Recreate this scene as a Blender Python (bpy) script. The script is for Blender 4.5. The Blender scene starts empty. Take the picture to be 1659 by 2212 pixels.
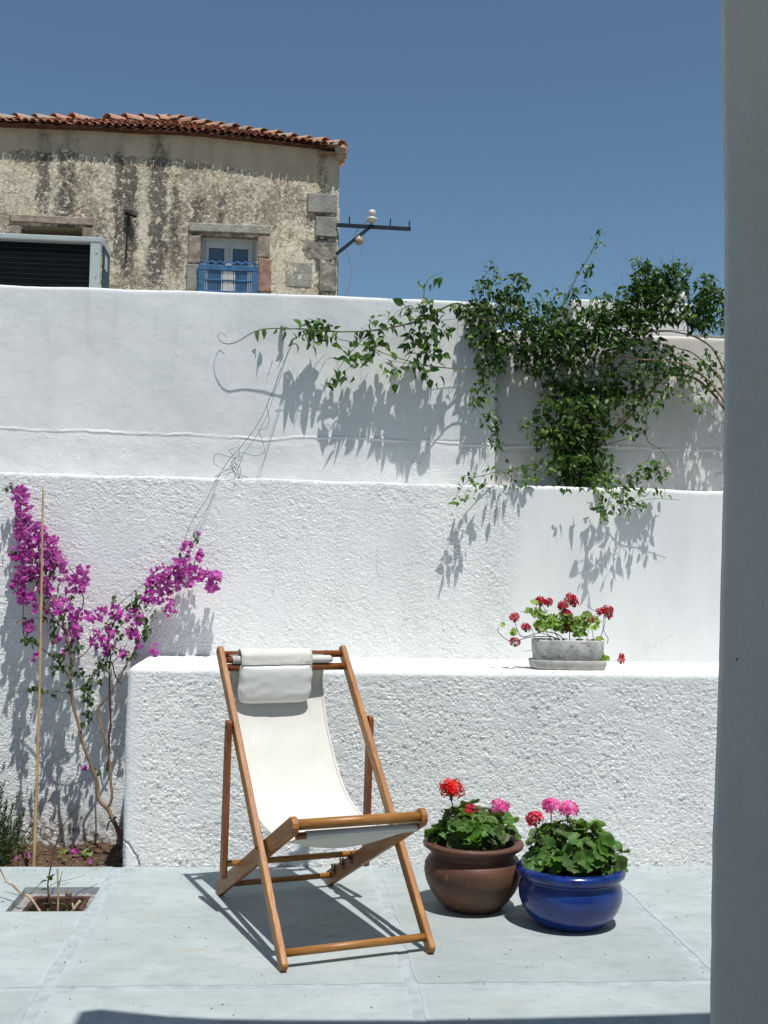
import bpy, math, random
import numpy as np
from mathutils import Vector, Matrix, Euler, noise as mnoise

random.seed(7)
rng = np.random.default_rng(7)
S = bpy.context.scene
COL = S.collection
R = math.radians

# ------------------------------------------------------------------ camera
FPX, CX, CY, EYE = 2450.0, 829.5, 1106.0, 1.5
_y, _p, _r = R(4.742), R(3.170), R(1.125)
_f = np.array([math.sin(_y)*math.cos(_p), math.cos(_y)*math.cos(_p), math.sin(_p)])
_r0 = np.array([math.cos(_y), -math.sin(_y), 0.0]); _u0 = np.cross(_r0, _f)
_R = math.cos(_r)*_r0 + math.sin(_r)*_u0
_U = -math.sin(_r)*_r0 + math.cos(_r)*_u0
cd = bpy.data.cameras.new('camera'); cam = bpy.data.objects.new('camera', cd); COL.objects.link(cam)
cd.sensor_fit = 'VERTICAL'; cd.sensor_height = 36.0; cd.lens = FPX/2212.0*36.0
cd.clip_start = 0.05; cd.clip_end = 2000
cam.matrix_world = Matrix(((_R[0], _U[0], -_f[0], 0), (_R[1], _U[1], -_f[1], 0), (_R[2], _U[2], -_f[2], EYE), (0, 0, 0, 1)))
S.camera = cam

def at(x, y, Y):
    """real point on the vertical plane at distance Y that a measured photo position stands for"""
    d = _f + _R*(x-CX)/FPX + _U*(CY-y)/FPX
    t = Y/d[1]
    return Vector((d[0]*t, d[1]*t, EYE+d[2]*t))

# ------------------------------------------------------------------ light
SUNDIR = Vector((-0.14, 0.33, -1.0)).normalized()
world = bpy.data.worlds.new('World'); S.world = world; world.use_nodes = True
nt = world.node_tree; bg = nt.nodes['Background']
sky = nt.nodes.new('ShaderNodeTexSky'); sky.sky_type = 'NISHITA'; sky.sun_disc = False
sky.sun_elevation = math.asin(-SUNDIR.z); sky.sun_rotation = math.atan2(-SUNDIR.x, -SUNDIR.y)
sky.air_density = 1.0; sky.dust_density = 0.9; sky.ozone_density = 1.0; sky.altitude = 1200
tint = nt.nodes.new('ShaderNodeMix'); tint.data_type = 'RGBA'; tint.blend_type = 'MULTIPLY'; tint.inputs[0].default_value = 1.0
tint.inputs[7].default_value = (.83, .97, .955, 1)          # the photograph's white balance, the same over the whole sky
nt.links.new(sky.outputs[0], tint.inputs[6]); nt.links.new(tint.outputs[2], bg.inputs[0]); bg.inputs[1].default_value = 0.088
sl = bpy.data.lights.new('sun', 'SUN'); sl.energy = 4.4; sl.angle = R(0.53); sl.color = (1.0, 0.985, 0.95)
sun = bpy.data.objects.new('sun', sl); COL.objects.link(sun)
sun.rotation_euler = SUNDIR.to_track_quat('-Z', 'Y').to_euler(); sun.location = (2, -6, 12)
S.view_settings.view_transform = 'Standard'; S.view_settings.look = 'None'
S.view_settings.exposure = 0.20; S.view_settings.gamma = 1.0; S.view_settings.use_curve_mapping = False

# ------------------------------------------------------------------ materials
class N:
    def __init__(s, name, disp=False):
        s.m = bpy.data.materials.new(name); s.m.use_nodes = True; s.t = s.m.node_tree
        s.b = s.t.nodes['Principled BSDF']; s.o = s.t.nodes['Material Output']; s._p = None
        s.b.inputs['Specular IOR Level'].default_value = 0.3
        if disp: s.m.displacement_method = 'BOTH'
    def n(s, ty, **k):
        x = s.t.nodes.new(ty)
        for a, v in k.items(): setattr(x, a, v)
        return x
    def L(s, a, b): s.t.links.new(a, b)
    def put(s, sock, v):
        if isinstance(v, (int, float, tuple)): sock.default_value = v
        else: s.L(v, sock)
    def pos(s):
        if s._p is None: s._p = s.n('ShaderNodeTexCoord').outputs['Object']
        return s._p
    def wpos(s): return s.n('ShaderNodeNewGeometry').outputs['Position']
    def map(s, v, sc=(1, 1, 1), loc=(0, 0, 0)):
        x = s.n('ShaderNodeMapping'); s.L(v, x.inputs[0]); x.inputs['Scale'].default_value = sc; x.inputs['Location'].default_value = loc
        return x.outputs[0]
    def noise(s, v, sc, det=4, ro=.55, dist=0.0, col=False):
        x = s.n('ShaderNodeTexNoise'); s.L(v, x.inputs['Vector']); x.inputs['Scale'].default_value = sc
        x.inputs['Detail'].default_value = det; x.inputs['Roughness'].default_value = ro; x.inputs['Distortion'].default_value = dist
        return x.outputs['Color' if col else 'Fac']
    def vor(s, v, sc, feat='F1', out='Distance', rnd=1.0):
        x = s.n('ShaderNodeTexVoronoi', feature=feat); s.L(v, x.inputs['Vector']); x.inputs['Scale'].default_value = sc
        x.inputs['Randomness'].default_value = rnd
        return x.outputs[out]
    def math(s, op, a, b=0.0, c=None, clamp=False):
        x = s.n('ShaderNodeMath', operation=op, use_clamp=clamp); s.put(x.inputs[0], a); s.put(x.inputs[1], b)
        if c is not None: s.put(x.inputs[2], c)
        return x.outputs[0]
    def mr(s, v, a, b, c=0.0, d=1.0, smooth=True):
        x = s.n('ShaderNodeMapRange', interpolation_type='SMOOTHSTEP' if smooth else 'LINEAR')
        s.L(v, x.inputs[0])
        for i, q in enumerate((a, b, c, d)): x.inputs[i+1].default_value = q
        return x.outputs[0]
    def mix(s, f, a, b, mode='MIX'):
        x = s.n('ShaderNodeMix', data_type='RGBA', blend_type=mode)
        s.put(x.inputs[0], f)
        for i, q in ((6, a), (7, b)):
            if isinstance(q, tuple): x.inputs[i].default_value = q if len(q) == 4 else (*q, 1)
            else: s.L(q, x.inputs[i])
        return x.outputs[2]
    def xyz(s, v): x = s.n('ShaderNodeSeparateXYZ'); s.L(v, x.inputs[0]); return x.outputs
    def warp(s, v, sc, amt):
        nz = s.noise(v, sc, 3, col=True)
        a = s.n('ShaderNodeVectorMath', operation='SUBTRACT'); s.L(nz, a.inputs[0]); a.inputs[1].default_value = (.5, .5, .5)
        m = s.n('ShaderNodeVectorMath', operation='SCALE'); s.L(a.outputs[0], m.inputs[0]); m.inputs['Scale'].default_value = amt
        w = s.n('ShaderNodeVectorMath', operation='ADD'); s.L(m.outputs[0], w.inputs[0]); s.L(v, w.inputs[1])
        return w.outputs[0]
    def color(s, c): s.put(s.b.inputs['Base Color'], c if not isinstance(c, tuple) or len(c) == 4 else (*c, 1)); return s
    def rough(s, r): s.put(s.b.inputs['Roughness'], r); return s
    def bump(s, h, dist=.002, st=1.0):
        x = s.n('ShaderNodeBump'); s.L(h, x.inputs['Height']); x.inputs['Distance'].default_value = dist; x.inputs['Strength'].default_value = st
        s.L(x.outputs[0], s.b.inputs['Normal']); return s
    def disp(s, h, sc=1.0, mid=0.0):
        x = s.n('ShaderNodeDisplacement'); s.L(h, x.inputs['Height']); x.inputs['Scale'].default_value = sc; x.inputs['Midlevel'].default_value = mid
        s.L(x.outputs[0], s.o.inputs['Displacement']); return s

def simple(name, col, rough=.6, var=.15, sc=20, bump=0.0, bsc=60, metal=0.0, spec=.3, mp=(1, 1, 1)):
    k = N(name); p = k.map(k.pos(), mp)
    f = k.noise(p, sc, 4)
    c2 = tuple(max(0, c*(1-var*2)) for c in col)
    k.color(k.mix(k.mr(f, .3, .7), c2, col)).rough(rough)
    k.b.inputs['Metallic'].default_value = metal; k.b.inputs['Specular IOR Level'].default_value = spec
    if bump: k.bump(k.noise(p, bsc, 4), bump)
    return k.m

def plaster(name, kind):
    """whitewashed plaster: height is real relief, the colour stays one lime white with faint wear"""
    k = N(name, True); p = k.pos(); X = k.xyz(p)
    pw = k.warp(p, 14, .03)
    if kind in ('bench', 'mid'):
        a = k.noise(k.map(pw, (1, 1, 1.25)), 58, 5, .66)
        b = k.noise(k.map(p, (1, 1, 1.1), (3, 1, 7)), 27, 4, .65)
        crag = k.mr(a, .40, .60)
        clump = k.mr(b, .38, .62)
        gv = k.vor(k.warp(k.map(p, (1, 1, 1.15)), 30, .035), 36)
        gran = k.mr(gv, .62, .10)
        gm = k.mr(k.noise(k.map(p, (1, 1, 1), (2, 7, 1)), 5, 4, .65), .38, .60)
        h = k.math('ADD', k.math('ADD', k.math('MULTIPLY', crag, .42), k.math('MULTIPLY', clump, .42)), k.math('MULTIPLY', k.math('MULTIPLY', gran, gm), .45))
        lo = k.noise(k.map(p, (1, 1, 1), (9, 4, 2)), 2.6, 3, .6)
        pr = k.mr(lo, .44, .60)                     # 1 = trowelled smoother patch
        if kind == 'bench':
            pr = k.math('MULTIPLY', k.mr(k.noise(k.map(p, (1, 1, 1.6), (1, 5, 3)), 4.2, 4, .65), .50, .62), .78)
            zt = k.mr(X[2], .93, .985); pr = k.math('MAXIMUM', pr, k.math('MULTIPLY', zt, .8))
            xl = k.mr(X[0], -.70, -.77); pr = k.math('MAXIMUM', pr, k.math('MULTIPLY', xl, .8))
            amp = .0092
        else:
            # a calm area in the middle, fine scratchy texture, smooth to the right of the joint
            d = k.noise(k.map(p, (1, 1, 1), (1, 8, 5)), 9, 3, .6)
            edge = k.math('ADD', X[0], k.math('MULTIPLY', k.math('SUBTRACT', d, .5), .35))
            rt = k.mr(edge, 1.22, 1.40)
            pr = k.math('MAXIMUM', k.math('MULTIPLY', pr, .72), rt)
            amp = .0072
        fl = k.mr(k.noise(p, 90, 3, .5), .2, .8)
        h2 = k.math('MULTIPLY', h, k.math('SUBTRACT', 1.0, pr))
        h2 = k.math('ADD', h2, k.math('MULTIPLY', pr, .72))
        h2 = k.math('ADD', h2, k.math('MULTIPLY', fl, .07))
        if kind == 'mid':
            sp = k.vor(k.map(p, (1, 1, 1)), 16)
            h2 = k.math('ADD', h2, k.math('MULTIPLY', k.mr(sp, .10, .03), .25))
        k.disp(h2, amp, .5)
        dirt = (.43, .42, .40)
    else:
        fl = k.noise(p, 120, 3, .6)
        lg = k.noise(p, 5, 4, .55)
        sp = k.mr(k.vor(p, 26), .12, .03)
        h = k.math('ADD', k.math('MULTIPLY', fl, .10), k.math('MULTIPLY', lg, .9))
        h = k.math('ADD', h, k.math('MULTIPLY', sp, .14))
        # trowel seam: below it the coat is thinner and lumpy
        w = k.math('MULTIPLY', k.math('SUBTRACT', k.noise(k.map(p, (1, 1, 1)), 2.2, 4, .6), .5), .10)
        zz = k.math('ADD', X[2], w)
        step = k.mr(zz, 2.325, 2.340)
        low = k.mr(zz, 2.36, 2.28)
        rip = k.noise(k.map(p, (1, 1, 3.5)), 7, 3, .5, 1.2)
        rid = k.mr(k.math('ABSOLUTE', k.math('SUBTRACT', rip, .5)), .035, .0)
        h = k.math('ADD', h, k.math('MULTIPLY', k.math('MULTIPLY', step, k.mr(k.noise(k.map(p, (1, 1, .2)), 1.3, 2), .35, .6, .3, 1)), .42))
        lip = k.math('MULTIPLY', k.mr(k.math('ABSOLUTE', k.math('SUBTRACT', zz, 2.338)), .016, .0), k.mr(k.noise(p, 3, 2), .35, .65, .05, .5))
        h = k.math('ADD', h, lip)
        h = k.math('ADD', h, k.math('MULTIPLY', k.math('MULTIPLY', k.math('MULTIPLY', rid, low), k.mr(k.noise(p, 4, 2), .5, .66)), .42))
        h = k.math('ADD', h, k.math('MULTIPLY', k.math('MULTIPLY', k.noise(p, 9, 3, .6), low), .8))
        k.disp(h, .0095, .5)
    g = k.noise(k.map(p, (1, 1, .35)), 3.5, 5, .6)
    base = {'warm': (.66, .635, .60), 'tall': (.69, .69, .675)}.get(kind, (.745, .745, .73))
    dark = {'warm': (.57, .54, .50), 'tall': (.62, .625, .615)}.get(kind, (.675, .675, .665))
    c = k.mix(k.mr(g, .35, .75), base, dark)
    if kind in ('mid',):
        # damp soil stain just above the flower bed and grey grains at the plaster joint
        st = k.math('MULTIPLY', k.mr(X[2], .16, -.04), k.mr(k.noise(p, 30, 4, .7), .38, .60))
        st = k.math('MULTIPLY', st, k.mr(X[0], -.7, -.74))
        c = k.mix(st, c, (.16, .13, .10))
        gr = k.math('MULTIPLY', k.math('MULTIPLY', k.mr(X[0], 1.08, 1.22), k.mr(X[0], 1.42, 1.26)), k.mr(k.noise(p, 70, 3, .7), .50, .62))
        gr = k.math('MULTIPLY', gr, k.mr(k.noise(p, 6, 3, .6), .4, .6))
        c = k.mix(k.math('MULTIPLY', gr, .55), c, (.36, .35, .34))
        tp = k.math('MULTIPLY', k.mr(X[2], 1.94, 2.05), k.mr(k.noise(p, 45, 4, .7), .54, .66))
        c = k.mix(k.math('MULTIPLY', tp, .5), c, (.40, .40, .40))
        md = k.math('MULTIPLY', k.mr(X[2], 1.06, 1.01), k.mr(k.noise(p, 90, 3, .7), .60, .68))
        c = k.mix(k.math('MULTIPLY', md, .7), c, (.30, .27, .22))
    if kind in ('bench', 'mid'):
        ck = k.vor(k.warp(p, 5, .14), 1.9, 'DISTANCE_TO_EDGE')
        cm = k.math('MULTIPLY', k.mr(ck, .0035, .001), k.mr(k.noise(k.map(p, (1, 1, 1), (4, 4, 4)), 2.4, 3, .6), .56, .62))
        c = k.mix(k.math('MULTIPLY', cm, .6), c, (.33, .33, .32))
        dr = k.math('MULTIPLY', k.mr(k.noise(k.map(p, (1, 1, .12), (2, 2, 0)), 11, 4, .7), .56, .72), k.mr(k.noise(p, 1.4, 3), .45, .6))
        c = k.mix(k.math('MULTIPLY', dr, .22), c, (.50, .49, .46))
    if kind in ('tall', 'warm'):
        dr = k.math('MULTIPLY', k.mr(k.noise(k.map(p, (1, 1, .10), (2, 2, 0)), 9, 4, .7), .54, .72), k.mr(X[2], 2.3, 3.2, .1, 1))
        c = k.mix(k.math('MULTIPLY', dr, .26), c, (.46, .45, .42))
        pt_ = k.mr(k.noise(k.map(p, (1, 1, 1), (6, 1, 2)), 1.6, 5, .6), .5, .56)
        c = k.mix(k.math('MULTIPLY', pt_, .10), c, (.50, .50, .49))
    if kind == 'bench':
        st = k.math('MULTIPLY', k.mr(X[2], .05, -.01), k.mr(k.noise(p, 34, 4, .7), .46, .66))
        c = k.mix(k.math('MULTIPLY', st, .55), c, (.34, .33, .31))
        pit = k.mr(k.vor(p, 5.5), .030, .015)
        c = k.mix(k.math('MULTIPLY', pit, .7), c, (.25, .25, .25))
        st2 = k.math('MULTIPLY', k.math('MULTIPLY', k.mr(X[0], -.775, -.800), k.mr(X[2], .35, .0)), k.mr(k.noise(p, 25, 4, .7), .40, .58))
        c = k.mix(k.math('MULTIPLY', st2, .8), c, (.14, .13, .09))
    if kind == 'tall':
        tp = k.math('MULTIPLY', k.mr(X[2], 3.215, 3.228), k.mr(k.noise(p, 12, 4, .7), .55, .68))
        c = k.mix(k.math('MULTIPLY', tp, .7), c, (.32, .30, .31))
    k.color(c).rough(.85); k.b.inputs['Specular IOR Level'].default_value = .15
    return k.m

def concrete(name, base, dark, light):
    k = N(name); p = k.wpos()
    a = k.noise(k.map(p, (1, 1.5, 1)), 2.3, 6, .66, .3)
    b = k.noise(k.map(p, (1, 1.5, 1), (5, 2, 0)), 9, 6, .72)
    c = k.mix(k.mr(a, .35, .68), base, light)
    c = k.mix(k.math('MULTIPLY', k.mr(b, .45, .72), .55), c, dark)
    rs = k.math('MULTIPLY', k.mr(k.noise(k.map(p, (1, 1.6, 1), (8, 3, 0)), 3.2, 5, .7), .58, .74), .45)
    c = k.mix(rs, c, (.40, .33, .24))
    gr = k.mr(k.noise(p, 150, 3, .6), .60, .74)
    c = k.mix(k.math('MULTIPLY', gr, .35), c, (.14, .15, .14))
    ds = k.mr(k.vor(p, 9), .028, .012)
    c = k.mix(k.math('MULTIPLY', ds, .5), c, (.12, .12, .11))
    sc = k.mr(k.math('ABSOLUTE', k.math('SUBTRACT', k.noise(k.map(p, (1, 5, 1), (2, 9, 0)), 6, 3, .5), .5)), .012, .0)
    c = k.mix(k.math('MULTIPLY', sc, .25), c, light)
    # pale blue lime wash brushed unevenly over the joints
    PX = k.xyz(p); dj = None
    wob = k.math('MULTIPLY', k.math('SUBTRACT', k.noise(p, 9, 5, .7), .5), .05)
    for xj in (-2.145, -.825, .484, 1.642, 2.94):
        d = k.math('ABSOLUTE', k.math('ADD', k.math('SUBTRACT', PX[0], xj), wob)); dj = d if dj is None else k.math('MINIMUM', dj, d)
    for yj in (4.218, 2.52): dj = k.math('MINIMUM', dj, k.math('MULTIPLY', k.math('ABSOLUTE', k.math('ADD', k.math('SUBTRACT', PX[1], yj), wob)), 1.6))
    wash = k.math('MULTIPLY', k.mr(dj, .050, .018), k.mr(k.noise(p, 5, 4, .7), .30, .60, .25, .95))
    c = k.mix(k.math('MULTIPLY', wash, .6), c, (.39, .435, .455))
    oi = k.n('ShaderNodeObjectInfo').outputs['Random']
    hs = k.n('ShaderNodeHueSaturation'); k.L(c, hs.inputs['Color']); k.L(k.mr(oi, 0, 1, .94, 1.07, False), hs.inputs['Value'])
    k.color(hs.outputs[0]).rough(k.mr(b, .3, .7, .55, .8))
    k.bump(k.math('ADD', k.noise(p, 60, 5, .6), k.math('MULTIPLY', b, .6)), .0016)
    return k.m

def wood(name, light, dark, g=(1, 1, 1)):
    k = N(name); p = k.pos()
    oi = k.n('ShaderNodeObjectInfo').outputs['Random']
    v = k.n('ShaderNodeVectorMath', operation='ADD'); k.L(p, v.inputs[0])
    cmb = k.n('ShaderNodeCombineXYZ'); k.L(k.math('MULTIPLY', oi, 7.0), cmb.inputs[0]); k.L(cmb.outputs[0], v.inputs[1])
    q = k.map(v.outputs[0], g)
    a = k.noise(q, 5, 5, .65, .8); b = k.noise(q, 22, 4, .7)
    c = k.mix(k.mr(a, .32, .68), light, dark)
    c = k.mix(k.math('MULTIPLY', k.mr(b, .5, .75), .5), c, tuple(x*.45 for x in dark))
    k.color(c).rough(k.mr(b, .3, .7, .38, .55)); k.b.inputs['Specular IOR Level'].default_value = .45
    k.bump(b, .0006)
    return k.m

def leafmat(name, a, b, c, trans=.30, sc=9.0, rough=.42, ring=False):
    k = N(name); k.b.inputs['Specular IOR Level'].default_value = .06 if 'petal' in name or 'bract' in name else .3; p = k.wpos()
    f = k.noise(p, sc, 2); g = k.noise(p, sc*6, 2)
    col = k.mix(k.mr(f, .3, .7), a, b)
    col = k.mix(k.math('MULTIPLY', k.mr(g, .52, .70), .7), col, c)
    oi = k.n('ShaderNodeObjectInfo').outputs['Random']
    hv = k.n('ShaderNodeHueSaturation'); k.L(col, hv.inputs['Color']); k.L(k.mr(oi, 0, 1, .72, 1.30, False), hv.inputs['Value'])
    k.L(k.mr(k.math('FRACT', k.math('MULTIPLY', oi, 7.13)), 0, 1, .495, .505, False), hv.inputs['Hue']); k.L(k.mr(k.math('FRACT', k.math('MULTIPLY', oi, 3.7)), 0, 1, .80, 1.1, False), hv.inputs['Saturation'])
    col = hv.outputs[0]
    if ring:
        at_ = k.n('ShaderNodeAttribute', attribute_name='rad').outputs['Fac']
        z = k.math('MULTIPLY', k.mr(at_, .42, .55), k.mr(at_, .80, .66))
        z = k.math('MULTIPLY', z, k.mr(k.noise(p, 5, 1), .42, .56))
        col = k.mix(k.math('MULTIPLY', z, .75), col, (.06, .022, .012))
        col = k.mix(k.math('MULTIPLY', k.mr(at_, .9, 1.0), .35), col, (.22, .27, .06))
    k.color(col).rough(rough)
    tr = k.n('ShaderNodeBsdfTranslucent')
    hs = k.n('ShaderNodeHueSaturation'); k.L(col, hs.inputs['Color']); hs.inputs['Value'].default_value = 1.7; hs.inputs['Saturation'].default_value = 1.1
    k.L(hs.outputs[0], tr.inputs[0])
    mx = k.n('ShaderNodeMixShader'); mx.inputs[0].default_value = trans
    k.L(k.b.outputs[0], mx.inputs[1]); k.L(tr.outputs[0], mx.inputs[2]); k.L(mx.outputs[0], k.o.inputs['Surface'])
    return k.m

M = {}
M['bench'] = plaster('bench_plaster', 'bench'); M['mid'] = plaster('mid_plaster', 'mid')
M['tall'] = plaster('tall_plaster', 'tall'); M['warm'] = plaster('warm_plaster', 'warm')
M['slab'] = concrete('cement_slab', (.312, .352, .350), (.232, .272, .272), (.375, .412, .41))
M['joint'] = simple('pale_blue_joint', (.38, .42, .435), .8, .12, 12, .001, 80)
M['wood'] = wood('oiled_teak', (.50, .22, .065), (.30, .115, .035), (1, .18, .18))
M['wood2'] = wood('shaded_teak', (.30, .10, .045), (.19, .06, .03), (1, .3, .3))
M['white'] = simple('white_plaster_far', (.72, .70, .67), .9, .06, 2)
M['soil'] = simple('damp_soil', (.13, .075, .045), .95, .35, 30, .01, 50)
M['leaf'] = leafmat('vine_leaf', (.024, .068, .013), (.060, .140, .022), (.14, .22, .036), .28)
M['leaf_pale'] = leafmat('young_vine_leaf', (.10, .19, .035), (.15, .24, .05), (.22, .28, .07), .4)
M['bleaf'] = leafmat('bougainvillea_leaf', (.028, .062, .014), (.05, .11, .022), (.12, .15, .04), .28)
M['bract'] = leafmat('magenta_bract', (.41, .055, .31), (.52, .12, .43), (.29, .026, .20), .36, 14, .6)
M['gleaf'] = leafmat('geranium_leaf', (.038, .112, .012), (.068, .165, .020), (.12, .22, .030), .25, 8, .55, ring=True)
M['gleaf2'] = leafmat('pale_geranium_leaf', (.17, .28, .045), (.25, .36, .07), (.33, .36, .10), .38, 20, .55)
M['red'] = leafmat('red_petal', (.55, .006, .004), (.66, .012, .006), (.40, .004, .005), .14, 20, .6)
M['crim'] = leafmat('crimson_petal', (.44, .008, .030), (.54, .014, .045), (.28, .004, .02), .16, 20, .6)
M['pink'] = leafmat('pink_petal', (.72, .10, .36), (.82, .20, .48), (.58, .05, .24), .35, 20, .6)
M['stem_g'] = simple('green_stem', (.10, .13, .03), .6)
M['stem_d'] = simple('dark_stem', (.055, .030, .022), .7)
M['stem_b'] = simple('bark_stem', (.26, .17, .10), .85, .25, 40, .001, 120, mp=(1, 1, .3))
M['rosem'] = simple('rosemary_needle', (.075, .12, .045), .6, .25, 6)

# ------------------------------------------------------------------ mesh building
class MB:
    def __init__(s): s.v = []; s.f = []; s.a = []
    def add(s, vs, fs, mtx=None, att=None):
        n = len(s.v)
        s.v.extend([mtx @ Vector(q) for q in vs] if mtx is not None else [Vector(q) for q in vs])
        s.f.extend([tuple(i+n for i in f) for f in fs])
        s.a.extend(att if att is not None else [0.0]*len(vs))
        return s
    def box(s, c, sz, rot=None, bev=0.0):
        hx, hy, hz = (q/2 for q in sz)
        if bev <= 0:
            vs = [(x*hx, y*hy, z*hz) for x in (-1, 1) for y in (-1, 1) for z in (-1, 1)]
            fs = [(0, 1, 3, 2), (4, 6, 7, 5), (0, 4, 5, 1), (2, 3, 7, 6), (0, 2, 6, 4), (1, 5, 7, 3)]
        else:
            b = min(bev, hx*.9, hy*.9, hz*.9); vs = []; idx = {}
            for sx in (-1, 1):
                for sy in (-1, 1):
                    for sz_ in (-1, 1):
                        for ax in range(3):
                            q = [sx*(hx-b), sy*(hy-b), sz_*(hz-b)]; q[ax] = (sx*hx, sy*hy, sz_*hz)[ax]
                            idx[(sx, sy, sz_, ax)] = len(vs); vs.append(tuple(q))
            I = idx; fs = []
            for sg in (-1, 1):
                fs.append([I[(sg, a, b_, 0)] for a, b_ in ((-1, -1), (1, -1), (1, 1), (-1, 1))][::sg])
                fs.append([I[(a, sg, b_, 1)] for a, b_ in ((-1, -1), (-1, 1), (1, 1), (1, -1))][::sg])
                fs.append([I[(a, b_, sg, 2)] for a, b_ in ((-1, -1), (1, -1), (1, 1), (-1, 1))][::sg])
            for a in (-1, 1):
                for c_ in (-1, 1):
                    fs.append([I[(a, c_, -1, 0)], I[(a, c_, 1, 0)], I[(a, c_, 1, 1)], I[(a, c_, -1, 1)]][::a*c_])
                    fs.append([I[(a, -1, c_, 0)], I[(a, -1, c_, 2)], I[(a, 1, c_, 2)], I[(a, 1, c_, 0)]][::a*c_])
                    fs.append([I[(-1, a, c_, 1)], I[(1, a, c_, 1)], I[(1, a, c_, 2)], I[(-1, a, c_, 2)]][::a*c_])
            for a in (-1, 1):
                for b_ in (-1, 1):
                    for c_ in (-1, 1):
                        t = [I[(a, b_, c_, 0)], I[(a, b_, c_, 1)], I[(a, b_, c_, 2)]]
                        fs.append(t[::a*b_*c_])
        m = Matrix.Translation(Vector(c))
        if rot is not None: m = m @ (rot.to_4x4() if isinstance(rot, Matrix) else Euler(rot).to_matrix().to_4x4())
        return s.add(vs, fs, m)
    def bar(s, p, q, w, h, up=(0, 0, 1), bev=.003, ext=0.0):
        """rectangular bar from p to q; w across, h along the up side"""
        p = Vector(p); q = Vector(q); d = (q-p); L = d.length+2*ext; d.normalize(); u = Vector(up)
        x = d.cross(u).normalized(); z = x.cross(d).normalized()
        m = Matrix((x, d, z)).transposed()
        return s.box((p+q)/2, (w, L, h), m, bev)
    def tube(s, pts, r, n=6, cap=True):
        pts = [Vector(p) for p in pts]; k = len(pts)
        rr = r if isinstance(r, (list, tuple)) else [r]*k
        base = len(s.v); prev = None
        for i, p in enumerate(pts):
            t = (pts[min(i+1, k-1)]-pts[max(i-1, 0)])
            if t.length < 1e-9: t = Vector((0, 0, 1))
            t.normalize()
            if prev is None: a = Vector((1, 0, 0)) if abs(t.x) < .8 else Vector((0, 1, 0)); prev = (a-t*a.dot(t)).normalized()
            else:
                prev = prev-t*prev.dot(t)
                prev = prev.normalized() if prev.length > 1e-6 else t.orthogonal().normalized()
            b = t.cross(prev)
            for j in range(n):
                an = 2*math.pi*j/n
                s.v.append(p+(prev*math.cos(an)+b*math.sin(an))*rr[i]); s.a.append(0.0)
        for i in range(k-1):
            for j in range(n):
                a = base+i*n+j; b_ = base+i*n+(j+1) % n
                s.f.append((a, b_, b_+n, a+n))
        if cap: s.f.append(tuple(base+j for j in range(n))[::-1]); s.f.append(tuple(base+(k-1)*n+j for j in range(n)))
        return s
    def lathe(s, prof, c=(0, 0, 0), n=48, wob=0.0):
        base = len(s.v); c = Vector(c)
        for i, (r, z) in enumerate(prof):
            for j in range(n):
                an = 2*math.pi*j/n; k_ = 1+wob*math.sin(an*2+i*.15)
                s.v.append(c+Vector((r*k_*math.cos(an), r*k_*math.sin(an), z))); s.a.append(0.0)
        for i in range(len(prof)-1):
            for j in range(n):
                a = base+i*n+j; b_ = base+i*n+(j+1) % n
                s.f.append((a, b_, b_+n, a+n))
        s.f.append(tuple(base+j for j in range(n))[::-1]); s.f.append(tuple(base+(len(prof)-1)*n+j for j in range(n)))
        return s
    def blob(s, c, r, sc=(1, 1, 1), seg=8, jit=.0):
        vs = []; fs = []; rings = seg//2
        vs.append((0, 0, -1))
        for i in range(1, rings):
            th = math.pi*i/rings
            for j in range(seg): vs.append((math.sin(th)*math.cos(2*math.pi*j/seg), math.sin(th)*math.sin(2*math.pi*j/seg), -math.cos(th)))
        vs.append((0, 0, 1))
        for j in range(seg): fs.append((0, 1+(j+1) % seg, 1+j))
        for i in range(rings-2):
            for j in range(seg):
                a = 1+i*seg+j; b_ = 1+i*seg+(j+1) % seg; fs.append((a, b_, b_+seg, a+seg))
        t = len(vs)-1
        for j in range(seg): fs.append((t, t-seg+j, t-seg+(j+1) % seg))
        c = Vector(c); o = []
        for v in vs:
            k_ = 1+random.uniform(-jit, jit); o.append(c+Vector((v[0]*sc[0], v[1]*sc[1], v[2]*sc[2]))*r*k_)
        return s.add(o, fs)

def wloc(o):
    v = Vector((0, 0, 0))
    while o is not None: v += o.location; o = o.parent
    return v
def mesh_of(name, mb, mat, smooth, off=Vector((0, 0, 0)), att=False):
    me = bpy.data.meshes.new(name); me.from_pydata([tuple(v-off) for v in mb.v], [], mb.f)
    if att:
        a = me.attributes.new('rad', 'FLOAT', 'POINT'); a.data.foreach_set('value', mb.a)
    me.materials.append(mat)
    if smooth: me.polygons.foreach_set('use_smooth', [True]*len(me.polygons))
    me.update(); return me
def tag(o, label=None, cat=None, group=None, kind=None):
    if label: o['label'] = label
    if cat: o['category'] = cat
    if group: o['group'] = group
    if kind: o['kind'] = kind
    return o
def thing(name, label, cat, loc=(0, 0, 0), rz=0.0, group=None):
    o = bpy.data.objects.new(name, None); COL.objects.link(o); o.location = loc; o.rotation_euler = (0, 0, rz)
    o.empty_display_size = .1
    return tag(o, label, cat, group)
def obj(name, mb, mat, parent=None, smooth=False, local=False, att=False, origin=None):
    """link one mesh; points are world points unless local"""
    off = Vector((0, 0, 0)) if (parent is None or local) else wloc(parent)
    if origin is not None: off = Vector(origin)
    me = mesh_of(name, mb, mat, smooth, off, att)
    o = bpy.data.objects.new(name, me); COL.objects.link(o)
    if parent is not None: o.parent = parent
    if origin is not None: o.location = Vector(origin)-(wloc(parent) if parent is not None else Vector((0, 0, 0)))
    return o
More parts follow.
